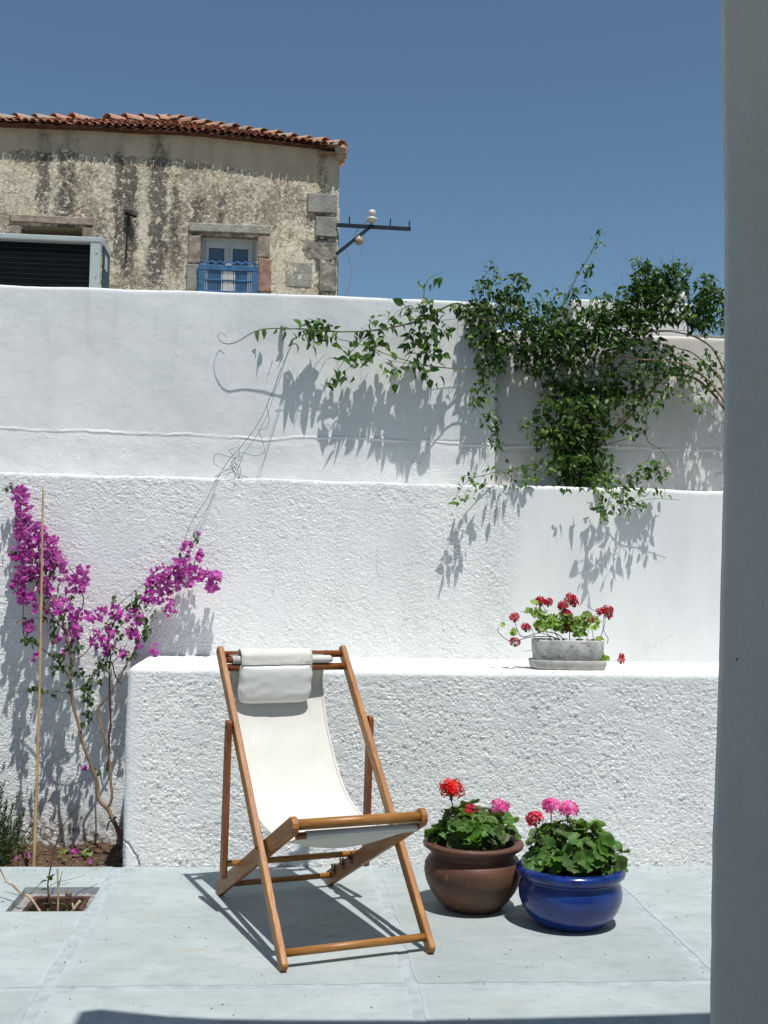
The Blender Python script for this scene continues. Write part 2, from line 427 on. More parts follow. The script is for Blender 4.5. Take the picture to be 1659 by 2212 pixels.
def inst(name, me, mtx, parent):
    o = bpy.data.objects.new(name, me); COL.objects.link(o); o.parent = parent
    o.matrix_local = Matrix.Translation(-wloc(parent)) @ mtx
    return o

def np_mesh(name, co, quads, mat, smooth=True):
    me = bpy.data.meshes.new(name)
    me.vertices.add(len(co)); me.vertices.foreach_set('co', co.astype(np.float32).ravel())
    me.loops.add(quads.size); me.loops.foreach_set('vertex_index', quads.astype(np.int32).ravel())
    me.polygons.add(len(quads)); me.polygons.foreach_set('loop_start', np.arange(0, quads.size, 4, dtype=np.int32))
    me.polygons.foreach_set('loop_total', np.full(len(quads), 4, dtype=np.int32))
    me.polygons.foreach_set('use_smooth', np.full(len(quads), smooth))
    me.materials.append(mat); me.update(calc_edges=True); me.validate()
    o = bpy.data.objects.new(name, me); COL.objects.link(o)
    return o
def rbox(name, xs, ys, zs, faces, r, mat, fn=None, hole=None):
    nx, ny, nz = len(xs), len(ys), len(zs)
    keys = []; quads = []
    def grid(A, B, mk, flip):
        ia, ib = np.meshgrid(np.arange(len(A)), np.arange(len(B)), indexing='ij')
        K = mk(ia, ib); q = np.stack([K[:-1, :-1], K[1:, :-1], K[1:, 1:], K[:-1, 1:]], -1).reshape(-1, 4)
        if hole is not None:
            ca = ((A[:-1]+A[1:])/2)[:, None]; cb = ((B[:-1]+B[1:])/2)[None, :]
            q = q[~hole(ca, cb).ravel()] if not flip == 'n' else q
        return q
    key = lambda i, j, k_: (i*ny+j)*nz+k_
    if 'front' in faces: quads.append(grid(xs, zs, lambda a, b: key(a, 0*a, b), 0))
    if 'top' in faces: quads.append(grid(xs, ys, lambda a, b: key(a, b, 0*a+nz-1), 0))
    if 'left' in faces: quads.append(grid(ys, zs, lambda a, b: key(0*a, a, b), 0)[:, ::-1])
    if 'right' in faces: quads.append(grid(ys, zs, lambda a, b: key(0*a+nx-1, a, b), 0))
    q = np.concatenate(quads); u, inv = np.unique(q, return_inverse=True); q = inv.reshape(-1, 4)
    k_ = u % nz; j = (u//nz) % ny; i = u//(nz*ny)
    P = np.stack([xs[i], ys[j], zs[k_]], -1)
    lo = np.array([xs[0]+(r if 'left' in faces else 0), ys[0]+r, -99.]); hi = np.array([xs[-1]-(r if 'right' in faces else 0), 99., zs[-1]-(r if 'top' in faces else 0)])
    C_ = np.clip(P, lo, hi); D = P-C_; L = np.linalg.norm(D, axis=1, keepdims=True)
    m = L[:, 0] > r; D[m] = D[m]/L[m]*r; P = C_+D
    if fn is not None: P = fn(P)
    return np_mesh(name, P, q, mat)
def lin(a, b, res): return np.linspace(a, b, max(2, int(round((b-a)/res))+1))
def wav(x, y, seed, f=1.0):
    g = np.random.default_rng(seed); o = 0*x
    for i in range(7):
        k_ = f*(1.5**i); a, b, c = g.uniform(-1, 1, 2).tolist()+[g.uniform(0, 6.28)]
        n_ = math.hypot(a, b)+1e-6
        o = o+np.sin((x*a/n_+y*b/n_)*k_*3+c)/(1.4**i)
    return o/3

# ------------------------------------------------------------------ SETTING: ground, patio, walls
g = MB(); g.add([(-300, -60, -.6), (300, -60, -.6), (300, 400, -.6), (-300, 400, -.6)], [(0, 1, 2, 3)])
tag(obj('ground', g, simple('dry_earth', (.28, .23, .17), .95, .2, .5)), kind='structure')

PX0, PX1, PY0, PY1 = -1.195, -.850, 5.150, 5.530       # the square planting pit in the paving
base = MB()
for x0, x1, y0, y1 in ((-4, PX0, -1.3, 5.905), (PX1, 4.6, -1.3, 5.905), (PX0, PX1, -1.3, PY0), (PX0, PX1, PY1, 5.905)):
    base.box(((x0+x1)/2, (y0+y1)/2, -.050), (x1-x0, y1-y0, .10))
patio = tag(obj('patio', base, M['joint']), kind='structure')

def slab_mesh(x0, x1, y0, y1, hole=None):
    """one cast cement slab with a slightly wandering, rounded edge"""
    xs = sorted(set(list(lin(x0, x1, .04).tolist()) + ([hole[0], hole[1]] if hole else [])))
    ys = sorted(set(list(lin(y0, y1, .04).tolist()) + ([hole[2], hole[3]] if hole else [])))
    m = MB(); ids = {}
    def vid(i, j):
        if (i, j) not in ids:
            x, y = xs[i], ys[j]; e = 0
            if hole is None or not (hole[0]-.01 < x < hole[1]+.01 and hole[2]-.01 < y < hole[3]+.01):
                w = .012
                if i in (0, len(xs)-1): x += w*mnoise.noise(Vector((x*3, y*9, 1.3))); 
                if j in (0, len(ys)-1): y += w*mnoise.noise(Vector((x*9, y*3, 4.3)))
            z = .0022+.0009*mnoise.noise(Vector((x*1.1, y*1.1, 0)))
            ids[(i, j)] = len(m.v); m.v.append(Vector((x, y, z))); m.a.append(0)
        return ids[(i, j)]
    for i in range(len(xs)-1):
        for j in range(len(ys)-1):
            cx, cy = (xs[i]+xs[i+1])/2, (ys[j]+ys[j+1])/2
            if hole and hole[0] < cx < hole[1] and hole[2] < cy < hole[3]: continue
            m.f.append((vid(i, j), vid(i+1, j), vid(i+1, j+1), vid(i, j+1)))
    # outer skirt
    ring = [vid(i, 0) for i in range(len(xs))]+[vid(len(xs)-1, j) for j in range(1, len(ys))]+[vid(i, len(ys)-1) for i in range(len(xs)-2, -1, -1)]+[vid(0, j) for j in range(len(ys)-2, 0, -1)]
    n0 = len(m.v)
    for q in ring: v = m.v[q]; m.v.append(Vector((v.x, v.y, -.002))); m.a.append(0)
    for k_ in range(len(ring)): a, b = ring[k_], ring[(k_+1) % len(ring)]; m.f.append((a, n0+k_, n0+(k_+1) % len(ring), b))
    return m
cols = [(-3.6, -2.165), (-2.125, -.850), (-.800, .462), (.506, 1.620), (1.664, 2.92), (2.96, 4.5)]
rows = [(-1.2, .79), (.83, 2.50), (2.54, 4.198), (4.238, 5.903)]
for (x0, x1) in cols:
    for (y0, y1) in rows:
        hole = (PX0, PX1, PY0, PY1) if x1 == -.850 and y1 > 5.9 else None
        obj('paving_slab', slab_mesh(x0, x1, y0, y1, hole), M['slab'], patio)

# crack polyline in the bench corner, carved into the relief
crk = [at(*q, 5.909) for q in ((267, 1816), (278, 1822), (284, 1831), (290, 1842), (296, 1850), (299, 1860), (301, 1868))]
def bench_fn(P):
    x, y, z = P[:, 0].copy(), P[:, 1].copy(), P[:, 2].copy()
    P[:, 1] += .007*wav(x, z, 3)*(y < 6.3)
    P[:, 2] += .006*wav(x, y*2, 5)*np.clip((z-.5)/.4, 0, 1)
    P[:, 0] += .010*wav(y, z, 6)*np.clip((-.5-x)/.28, 0, 1)
    f = y < 5.96
    d = np.full(len(x), 9.0)
    for a, b in zip(crk[:-1], crk[1:]):
        ax_, az, bx, bz = a.x, a.z, b.x, b.z; L2 = (bx-ax_)**2+(bz-az)**2
        t = np.clip(((x-ax_)*(bx-ax_)+(z-az)*(bz-az))/L2, 0, 1)
        d = np.minimum(d, np.hypot(x-ax_-t*(bx-ax_), z-az-t*(bz-az)))
    P[:, 1] += np.where(f & (d < .0045), .016, 0)
    return P
xsb = np.concatenate([lin(-.802, -.60, .0045), lin(-.60, 2.75, .0070)[1:], lin(2.75, 4.4, .05)[1:]])
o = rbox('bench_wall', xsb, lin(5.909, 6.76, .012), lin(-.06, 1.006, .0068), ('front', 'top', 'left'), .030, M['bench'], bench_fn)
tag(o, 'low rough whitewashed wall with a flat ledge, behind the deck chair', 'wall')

def mid_fn(P):
    x, z = P[:, 0].copy(), P[:, 2].copy()
    P[:, 1] += .010*wav(x, z, 13, .8); P[:, 2] += np.clip((z-1.6)/.4, 0, 1)*.008*wav(x, z*0, 15, 2.0)
    return P
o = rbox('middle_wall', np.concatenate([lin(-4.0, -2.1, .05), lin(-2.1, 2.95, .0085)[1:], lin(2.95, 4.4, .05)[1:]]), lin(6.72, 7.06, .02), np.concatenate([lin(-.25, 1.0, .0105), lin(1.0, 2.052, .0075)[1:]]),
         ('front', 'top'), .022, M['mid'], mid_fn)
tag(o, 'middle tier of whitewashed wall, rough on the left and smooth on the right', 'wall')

def tall_fn(P):
    x, z = P[:, 0].copy(), P[:, 2].copy()
    P[:, 1] += .010*wav(x, z, 23, .6); P[:, 2] += np.clip((z-2.5)/.7, 0, 1)*(.007*wav(x, z*0, 25, 1.6)+.004*x)
    return P
o = rbox('tall_wall', np.concatenate([lin(-4.0, -2.2, .06), lin(-2.2, 1.275, .011)[1:]]), lin(7.02, 7.30, .02), lin(1.95, 3.235, .0105), ('front', 'top', 'right'), .018, M['tall'], tall_fn)
tag(o, 'tall smooth white boundary wall below the old house', 'wall')
def tall2_fn(P):
    x, z = P[:, 0].copy(), P[:, 2].copy()
    P[:, 1] += .008*wav(x, z, 33, .6); P[:, 2] += np.clip((z-2.5)/.5, 0, 1)*.006*wav(x, z*0, 35, 1.6)
    return P
o = rbox('cream_wall', lin(1.276, 4.4, .014), lin(7.085, 7.34, .02), lin(1.95, 3.075, .0125), ('front', 'top'), .018, M['warm'], tall2_fn)
tag(o, 'lower cream-white wall section behind the dense climbing vine', 'wall')

# soil bed (recessed) between patio edge and middle wall
xs = lin(-4.0, -.79, .02); ys = lin(5.90, 6.74, .02)
I, J = np.meshgrid(np.arange(len(xs)), np.arange(len(ys)), indexing='ij')
P = np.stack([xs[I], ys[J], -.085+.022*wav(xs[I], ys[J], 41, 6)+.012*wav(xs[I], ys[J], 42, 22)+.02*np.clip((xs[I]+1.4)/.6, 0, 1)], -1).reshape(-1, 3)
Kq = I*len(ys)+J; q = np.stack([Kq[:-1, :-1], Kq[1:, :-1], Kq[1:, 1:], Kq[:-1, 1:]], -1).reshape(-1, 4)
tag(np_mesh('soil_bed', P, q, M['soil']), kind='structure')

# planting pit in the paving
pit = thing('planting_pit', 'square planting pit cut into the paving with a crumbling mortar rim', 'planter', (-1.02, 5.34, -.25))
pc = simple('crumbling_mortar', (.34, .33, .31), .95, .25, 25, .006, 60)
prd = simple('red_brick_lining', (.105, .050, .036), .9, .3, 18, .004, 70)
lining = MB()
ix0, ix1, iy0, iy1 = PX0+.075, PX1-.055, PY0-.02, PY1-.085
for c, s_ in ((((ix0+ix1)/2, iy1+.012, -.14), (ix1-ix0+.05, .024, .24)), ((ix0-.012, (iy0+iy1)/2, -.14), (.024, iy1-iy0, .24)), ((ix1+.012, (iy0+iy1)/2, -.14), (.024, iy1-iy0, .24)), (((ix0+ix1)/2, iy0-.012, -.15), (ix1-ix0+.05, .024, .20))):
    lining.box(c, s_, None, .004)
obj('lining', lining, prd, pit)
for k_, (x0, x1, y0, y1) in enumerate(((PX0+.004, PX1-.004, iy1+.024, PY1-.004), (PX0+.004, ix0-.024, PY0+.004, iy1+.022), (ix1+.024, PX1-.004, PY0+.004, iy1+.022))):
    # each rim strip is a little heightfield with chips
    m = MB(); nx = max(3, int((x1-x0)/.008)); ny = max(3, int((y1-y0)/.008))
    for i in range(nx+1):
        for j in range(ny+1):
            x = x0+(x1-x0)*i/nx; y = y0+(y1-y0)*j/ny
            h = mnoise.noise(Vector((x*38, y*38, k_))); z = -.026+.006*h-(.022 if h < -.18 else 0)
            m.v.append(Vector((x, y, z))); m.a.append(0)
    for i in range(nx):
        for j in range(ny): a = i*(ny+1)+j; m.f.append((a, a+ny+1, a+ny+2, a+1))
    obj('rim', m, pc, pit, True)
m = MB(); m.box(((PX0+PX1)/2, (PY0+PY1)/2, -.235), (.33, .36, .03), None, .004)
for i in range(60): m.blob((random.uniform(ix0, ix1), random.uniform(iy0, iy1), -.22), random.uniform(.006, .016), (1, 1, .7), 6, .2)
obj('soil', m, M['soil'], pit)
m = MB(); m.blob((-.985, 5.475, -.012), .017, (1, 1, .95), 10, .05)
tag(obj('pebble', m, simple('brown_stone', (.24, .17, .12), .9, .2, 40), origin=(-.985, 5.475, -.012)), 'small round brown stone lying on the rim of the planting pit', 'stone')

m = MB()
for i in range(420):
    x = random.uniform(-2.0, 2.6); y = random.uniform(3.7, 5.88) if random.random() < .6 else 5.88-abs(random.gauss(0, .05))
    if PX0 < x < PX1 and PY0 < y < PY1: continue
    m.blob((x, y, .004), random.uniform(.0012, .0036), (1, 1, .6), 5, .3)
tag(obj('grit', m, simple('dark_grit', (.10, .09, .075), .95, .4, 60)), 'tiny dark grit scattered over the pale paving', 'grit', kind='stuff')
# porch that shades the camera: pillar, roof slab, back wall (its roof edge throws the shade at the bottom)
shade_pl = N('porch_plaster'); p_ = shade_pl.pos()
shade_pl.color(shade_pl.mix(shade_pl.mr(shade_pl.noise(shade_pl.map(p_, (1, 1, .5)), 4, 5), .3, .75), (.80, .80, .77), (.72, .72, .69))).rough(.9)
shade_pl.bump(shade_pl.math('ADD', shade_pl.noise(p_, 90, 4), shade_pl.math('MULTIPLY', shade_pl.noise(p_, 12, 3), 1.5)), .0025)
prof = [(0, .727), (.756, .727), (.93, .729), (1.073, .731), (1.2, .736), (1.354, .741), (1.6, .747), (1.815, .750), (2.1, .7495), (2.528, .741), (3.3, .735)]
def pil_fn(P):
    z = P[:, 2]; x = P[:, 0]
    off = np.interp(z, [a for a, b in prof], [b for a, b in prof])-.7445
    w = np.where(x < .9, off+.0007*wav(z*9, z*0, 51, 2), 0)
    P[:, 0] = x+w+np.where(x < .9, (P[:, 1]-1.9)*.62*(1-np.clip((x-.74)/.2, 0, 1)), 0); P[:, 1] += .004*wav(x*3, z, 52, 2)
    return P
o = rbox('porch_pillar', lin(.74, 1.20, .01), lin(1.9, 2.35, .03), lin(0, 3.3, .0125), ('front', 'left'), .005, shade_pl.m, pil_fn)
tag(o, 'shaded grey plastered pillar standing close by along the right edge', 'pillar')
# a couple of chips / blemishes on the pillar
for (px, py, r_) in ((1592, 1424, .0022), (1648, 1300, .0012), (1632, 1245, .0010), (1594, 1982, .0010)):
    m = MB(); c = at(px*1.0, py, 1.897); m.blob((c.x, c.y, c.z), r_, (.7, .35, 1.3), 8, .2)
    oo = obj('chip', m, simple('rusty_chip', (.13, .09, .07), .9), o)
# unseen front edge, bent so its shadow keeps an uneven outline on the patio
rf = MB(); edge = [(-.185, 2.865), (-.12, 2.885), (-.02, 2.855), (.12, 2.815), (.30, 2.785), (.62, 2.765), (.95, 2.755), (1.35, 2.76), (1.75, 2.775), (2.0, 2.79), (3.96, 2.80)]
for z_ in (3.30, 3.315, 3.445, 3.46):
    o_ = .008 if z_ in (3.30, 3.46) else 0
    rf.v += [Vector((x, y-o_, z_)) for x, y in edge]+[Vector((3.96, -1.3, z_)), Vector((-.185, -1.3, z_))]
n_ = len(edge)+2; rf.a = [0]*len(rf.v)
for l in range(3):
    for j in range(n_): rf.f.append((l*n_+j, l*n_+n_+j, l*n_+n_+(j+1) % n_, l*n_+(j+1) % n_))
rf.f += [tuple(range(n_)), tuple(range(3*n_, 4*n_))[::-1]]
tag(obj('porch_roof', rf, shade_pl.m), 'flat white porch roof slab over the near end of the patio', 'roof')
bw = MB(); bw.box((0.9, -1.4, 1.62), (8.0, .2, 3.35)); bw.box((3.7, 0.2, 1.62), (.2, 3.0, 3.3))
tag(obj('porch_wall', bw, shade_pl.m), 'white plastered house wall carrying the back of the porch roof', 'wall')

# ------------------------------------------------------------------ OLD HOUSE
HY = 20.0
house = thing('old_house', 'old peeling cream plaster house with a tiled roof above the white wall', 'house', (-3.0, 22.0, 2.0))
k = N('peeling_plaster', True); p = k.wpos(); X = k.xyz(p)
pw = k.warp(p, 6, .12)
fine = k.noise(pw, 13, 8, .80); cell = k.vor(k.warp(p, 8, .20), 5.5, 'DISTANCE_TO_EDGE'); cell2 = k.vor(k.warp(p, 13, .13), 9.5, 'DISTANCE_TO_EDGE')
cream = k.mix(k.mr(k.noise(p, 2.2, 4), .35, .65), (.72, .62, .455), (.70, .65, .53))
grey = k.mix(k.mr(k.noise(p, 7, 5, .6), .35, .65), (.42, .35, .262), (.32, .275, .215))
wear = k.noise(k.map(p, (1, 1, .8), (4, 0, 1)), 1.15, 4, .55)
thr = k.mr(wear, .34, .66, -.17, .10)                                    # how much of the paint has gone
pk = k.mr(k.math('SUBTRACT', fine, thr), .46, .495)
c = k.mix(pk, grey, cream)
cr = k.math('MULTIPLY', k.mr(cell, .05, .0), k.mr(k.noise(p, 3, 2), .35, .5))
c = k.mix(k.math('MULTIPLY', cr, .55), c, (.17, .145, .11))
cr2 = k.math('MULTIPLY', k.mr(cell2, .07, .01), k.mr(k.noise(k.map(p, (1, 1, 1), (7, 7, 7)), 2.5, 3), .38, .52))
c = k.mix(k.math('MULTIPLY', cr2, .42), c, (.17, .145, .105))
stk = None                                                               # black weather streaks below the eaves
for cx_, wd, top, bot, st in ((-4.45, .20, 9.2, 7.3, .75), (-4.05, .30, 9.2, 6.6, .6), (-3.15, .12, 8.9, 6.6, 1.0), (-2.95, .22, 8.6, 6.3, .9), (-2.45, .24, 9.2, 6.2, 1.0), (-2.15, .16, 8.3, 6.4, .6),
                              (-1.75, .20, 8.1, 6.9, .75), (-1.35, .12, 8.2, 7.0, .5), (.42, .13, 9.2, 6.2, 1.0), (.60, .16, 7.4, 5.8, .45), (-3.5, .35, 7.6, 5.8, .4), (-.55, .25, 8.2, 6.5, .25)):
    dx = k.math('ABSOLUTE', k.math('SUBTRACT', k.math('ADD', X[0], k.math('MULTIPLY', k.math('SUBTRACT', k.noise(k.map(p, (.3, 1, 1)), 2.4, 3), .5), .35)), cx_))
    a = k.math('MULTIPLY', k.mr(dx, wd, wd*.15), k.math('MULTIPLY', k.mr(X[2], bot, bot+.8), k.mr(X[2], top+.15, top-.1)))
    a = k.math('MULTIPLY', a, st); stk = a if stk is None else k.math('MAXIMUM', stk, a)
sp = k.mr(k.math('ADD', k.math('MULTIPLY', stk, .19), k.noise(k.map(pw, (1, 1, .8), (2, 2, 2)), 10, 8, .85)), .535, .60)
c = k.mix(k.math('MULTIPLY', sp, k.mr(stk, .0, .5, .35, .92)), c, (.085, .08, .068))
c = k.mix(k.math('MULTIPLY', stk, .22), c, (.10, .098, .09))
sp2 = k.mr(k.noise(k.map(pw, (1, 1, .7), (11, 2, 6)), 9, 8, .82), .55, .62)
c = k.mix(k.math('MULTIPLY', sp2, k.mr(wear, .36, .60)), c, (.13, .125, .105))
big = k.mr(k.noise(k.map(p, (1, 1, .45), (3.3, 0, .4)), .75, 4, .6), .40, .60)
mott = k.mr(k.noise(k.map(pw, (1, 1, 1), (5, 3, 1)), 16, 6, .85), .44, .56)
c = k.mix(k.math('MULTIPLY', k.math('MULTIPLY', k.mr(big, 0, 1, .25, 1), mott), .62), c, (.22, .185, .14))
hl = k.mr(k.noise(k.map(pw, (1, 1, 1), (1, 8, 1)), 10, 5, .8), .55, .60)
c = k.mix(k.math('MULTIPLY', hl, .85), c, (.78, .71, .56))
# grey cement band under the eaves with a ragged lower edge
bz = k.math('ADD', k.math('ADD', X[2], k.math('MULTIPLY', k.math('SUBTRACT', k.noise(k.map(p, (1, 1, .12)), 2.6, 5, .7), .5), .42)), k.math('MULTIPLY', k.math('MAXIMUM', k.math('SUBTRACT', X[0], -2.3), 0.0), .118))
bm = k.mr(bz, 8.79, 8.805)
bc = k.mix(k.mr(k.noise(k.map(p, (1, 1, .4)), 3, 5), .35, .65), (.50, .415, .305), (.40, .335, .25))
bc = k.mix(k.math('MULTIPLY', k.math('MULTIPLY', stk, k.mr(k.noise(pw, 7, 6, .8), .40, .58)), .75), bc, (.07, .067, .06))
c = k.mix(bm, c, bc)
k.color(c).rough(.92)
hh = k.math('ADD', k.math('MULTIPLY', pk, .5), k.math('MULTIPLY', fine, .6))
hh = k.math('MULTIPLY', hh, k.math('SUBTRACT', 1.0, k.math('MULTIPLY', bm, .9)))
crx = k.math('MULTIPLY', k.math('ADD', cr, cr2), k.math('SUBTRACT', 1.0, bm)); hh = k.math('SUBTRACT', hh, k.math('MULTIPLY', crx, .35)); hh = k.math('ADD', hh, k.math('MULTIPLY', bm, .5))
k.disp(hh, .022, .5)
M['facade'] = k.m
eX = [-9, -5.23, -2.3, -.9, .35, .80]; eZ = [9.2, 9.205, 9.235, 9.175, 9.09, 9.05]
w1 = (at(434, 508, HY), at(556, 512, HY)); w1a, w1b, w1t = w1[0].x, w1[1].x, w1[0].z    # right window opening
w2a, w2b, w2t = at(45, 487, HY).x, at(178, 490, HY).x, at(45, 487, HY).z               # left window opening
W1Z = 5.75
xs = np.unique(np.concatenate([lin(-5.93, w2a, .03), lin(w2a, w2b, .03), lin(w2b, w1a, .03), lin(w1a, w1b, .03), lin(w1b, .735, .03)]))
zs = np.unique(np.concatenate([lin(2.0, W1Z, .25), lin(W1Z, w1t, .03), lin(w1t, w2t, .03), lin(w2t, 9.0, .03)]))
def fac_fn(P):
    z = P[:, 2]; e = np.interp(P[:, 0], eX, eZ); t = np.clip((z-8.0)/1.0, 0, 1); P[:, 2] = z+t*(e-9.0)
    P[:, 1] += .02*wav(P[:, 0], z, 61, .7)
    return P
hole = lambda a, b: ((a > w1a) & (a < w1b) & (b > W1Z) & (b < w1t)) | ((a > w2a) & (a < w2b) & (b > W1Z) & (b < w2t))
fac = rbox('facade', xs, np.array([HY, HY+.1, HY+3.0, HY+6.0]), zs, ('front', 'right'), .0, M['facade'], fac_fn, hole)
# (the right face shares the grid; sky behind the corner stays open)
for v in fac.data.vertices: v.co -= house.location
fac.parent = house
stone_g = simple('grey_limestone', (.33, .315, .28), .92, .16, 6, .012, 22)
stone_l = simple('pale_limestone', (.40, .38, .32), .92, .16, 8, .015, 22)
stone_p = simple('pink_stone', (.42, .25, .195), .92, .2, 9, .012, 22)
stone_pg = simple('pinkish_worn_stone', (.41, .32, .26), .92, .25, 7, .012, 22)
stone_l2 = simple('buff_stone', (.36, .33, .27), .95, .3, 7, .02, 16)
stone_d = simple('lichened_stone', (.27, .245, .20), .95, .3, 7, .02, 16)
def hbox(name, x0, y0, x1, y1, mat, pro=.03, dep=.12, parent=house, bev=.012, ya=None):
    a = at(x0, y0, HY); b = at(x1, y1, HY); m = MB()
    m.box(((a.x+b.x)/2, HY-pro+dep/2, (a.z+b.z)/2), (abs(b.x-a.x), dep, abs(a.z-b.z)), None, bev)
    for v in m.v: v += Vector((mnoise.noise(v*3), 0, mnoise.noise(v*3+Vector((5, 5, 5)))))*.02
    return obj(name, m, mat, parent)
hbox('lintel', 409, 482, 584, 508, stone_l, .05, .3)
hbox('lintel', 21, 463, 201, 487, stone_pg, .04, .3)
hbox('jamb_stone', 408, 509.5, 432.5, 569, stone_pg); hbox('jamb_stone', 404, 571, 432, 632, stone_g, .04)
hbox('jamb_stone', 557.5, 510, 583, 557, stone_pg, .035); hbox('jamb_stone', 558, 559, 584, 632, stone_p, .04)
hbox('jamb_stone', 20, 488.5, 44, 530, stone_pg); hbox('jamb_stone', 179, 491, 200, 530, stone_pg)
hbox('corner_stone', 664, 418, 727.6, 462, stone_g, .045); hbox('corner_stone', 682, 468, 727.3, 513, stone_g, .05)
hbox('corner_stone', 652, 517, 726.6, 563, stone_l2, .012); hbox('corner_stone', 617, 566, 674, 622, stone_l, .02); hbox('corner_stone', 690, 568, 726, 632, stone_l2, .03)
# right window: frame, two sashes, panes, blue balustrade
wpaint = simple('grey_white_paint', (.55, .54, .50), .6, .06, 5); glass = N('sky_tinted_glass').color((.06, .10, .16)).rough(.08); glass.b.inputs['Specular IOR Level'].default_value = .6; glass = glass.m  # sky reflection put into the pane colour as blue-grey
win = MB(); zc = (W1Z+w1t)/2
win.box(((w1a+w1b)/2, HY+.165, w1t-.035), (w1b-w1a-.01, .07, .07)); win.box((w1a+.035, HY+.165, zc-.037), (.07, .07, w1t-W1Z-.075)); win.box((w1b-.035, HY+.165, zc-.037), (.07, .07, w1t-W1Z-.075))
wf = obj('window_frame', win, wpaint, house)
for sx in (0, 1):
    xa = w1a+.075+sx*(w1b-w1a-.15)/2; xb = xa+(w1b-w1a-.15)/2-.004; s_ = MB(); zt = w1t-.075
    s_.box(((xa+xb)/2, HY+.145, zt-.055), (xb-xa, .05, .11)); zb = W1Z+.02
    s_.box((xa+.032, HY+.145, (zt-.112+zb)/2), (.064, .05, zt-.114-zb)); s_.box((xb-.04, HY+.145, (zt-.112+zb)/2), (.08, .05, zt-.114-zb))
    sa = obj('sash', s_, wpaint, house)
    gp = MB(); gp.box(((xa+xb)/2, HY+.155, (zt-.11+zb)/2), (xb-xa-.142, .01, zt-.11-zb)); obj('pane', gp, glass, sa)
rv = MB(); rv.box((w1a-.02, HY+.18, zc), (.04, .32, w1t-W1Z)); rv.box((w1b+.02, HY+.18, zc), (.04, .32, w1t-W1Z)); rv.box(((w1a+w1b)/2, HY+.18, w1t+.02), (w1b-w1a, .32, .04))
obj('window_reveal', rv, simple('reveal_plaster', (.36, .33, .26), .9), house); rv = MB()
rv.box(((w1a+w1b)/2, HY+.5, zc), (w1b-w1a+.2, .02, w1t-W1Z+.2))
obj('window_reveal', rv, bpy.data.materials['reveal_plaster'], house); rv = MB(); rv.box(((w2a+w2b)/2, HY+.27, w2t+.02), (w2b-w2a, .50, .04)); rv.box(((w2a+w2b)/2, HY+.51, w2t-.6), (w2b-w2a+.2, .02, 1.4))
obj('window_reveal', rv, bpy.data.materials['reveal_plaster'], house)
lw = MB(); lw.box(((w2a+w2b)/2, HY+.22, w2t-.165), (w2b-w2a, .05, .10)); lw.box(((w2a+w2b)/2, HY+.24, w2t-.6), (w2b-w2a, .04, .74))
obj('window_board', lw, simple('pale_board', (.40, .36, .33), .8), house)
blue = simple('weathered_blue_paint', (.055, .17, .33), .65, .2, 8, .003, 40)
a = at(430, 574, HY); b = at(557, 630, HY); bx0, bx1, bzt = a.x, b.x, a.z-.0
bl = MB()
bl.box(((bx0+bx1)/2, HY-.09, bzt-.05), (bx1-bx0, .06, .10), None, .006)
bl.box((bx0+.055, HY-.09, bzt-.47), (.11, .06, .73), None, .006); bl.box((bx1-.055, HY-.09, bzt-.47), (.11, .06, .73), None, .006)
for dz in (.27, .47, .72): bl.box(((bx0+bx1)/2, HY-.09, bzt-dz), (bx1-bx0-.224, .05, .028), None, .004)
bal = obj('balustrade', bl, blue, house)
for i in range(26):
    x = bx0+.13+(bx1-bx0-.26)*i/25
    s_ = MB(); s_.box((x, HY-.09, bzt-.29), (.017, .016, .36)); obj('spindle', s_, simple('pale_spindle', (.75, .76, .74), .6) if 9 <= i <= 16 and i == 9 else (bpy.data.materials['pale_spindle'] if 9 < i <= 16 else blue), bal)
for i in range(7):                                                       # scalloped iron crest on top
    x0 = bx0+(bx1-bx0)*i/7; s_ = MB()
    pts = [(x0+(bx1-bx0)/7*t, HY-.09, bzt+.015+.055*math.sin(math.pi*t)) for t in np.linspace(0, 1, 9)]
    s_.tube(pts, .014, 5); s_.blob((x0, HY-.09, bzt+.035), .022, (1, 1, 1.6), 6); obj('crest_scroll', s_, blue, bal)
# roof: dark base pyramid and individual barrel tiles
apex = Vector((-2.62, 22.85, 10.53)); eYf = HY-.16
def ez(x): return float(np.interp(x, eX, eZ))
XL, XR = -6.0, .755
roofm = MB()
fr = [Vector((x, eYf, ez(x)+.01)) for x in np.linspace(XL, XR, 15)]
n0 = len(fr); roofm.v = fr+[apex, Vector((XR, eYf+6.5, ez(XR))), Vector((XL, eYf+6.5, ez(XL)))]; roofm.a = [0]*len(roofm.v)
roofm.f = [(i, i+1, n0) for i in range(n0-1)]+[(n0-1, n0+1, n0), (n0+1, n0+2, n0), (n0+2, 0, n0), tuple(range(n0))[::-1]+(n0+2, n0+1)[::1]]
rt_dark = simple('roof_underlay', (.16, .075, .045), .95, .3, 6)
roof = obj('roof', roofm, rt_dark, house)
k = N('terracotta_tile'); p = k.wpos(); oi = k.n('ShaderNodeObjectInfo').outputs['Random']
c = k.mix(oi, (.40, .165, .092), (.27, .105, .062)); c = k.mix(k.math('MULTIPLY', k.mr(oi, .72, .80), .6), c, (.45, .23, .14))
c = k.mix(k.math('MULTIPLY', k.mr(k.noise(p, 2.2, 5, .75), .50, .64), .7), c, (.16, .12, .085))
k.color(c).rough(.9); k.bump(k.noise(p, 40, 4), .006); M['tile'] = k.m
k = N('lichened_ridge_tile'); p = k.wpos()
c = k.mix(k.mr(k.noise(p, 2.6, 5, .65), .48, .56), (.47, .25, .165), (.33, .30, .24)); c = k.mix(k.math('MULTIPLY', k.mr(k.noise(p, 11, 5, .7), .54, .64), .8), c, (.10, .095, .08))
k.color(c).rough(.95); k.bump(k.noise(p, 25, 5), .012); M['ridge'] = k.m
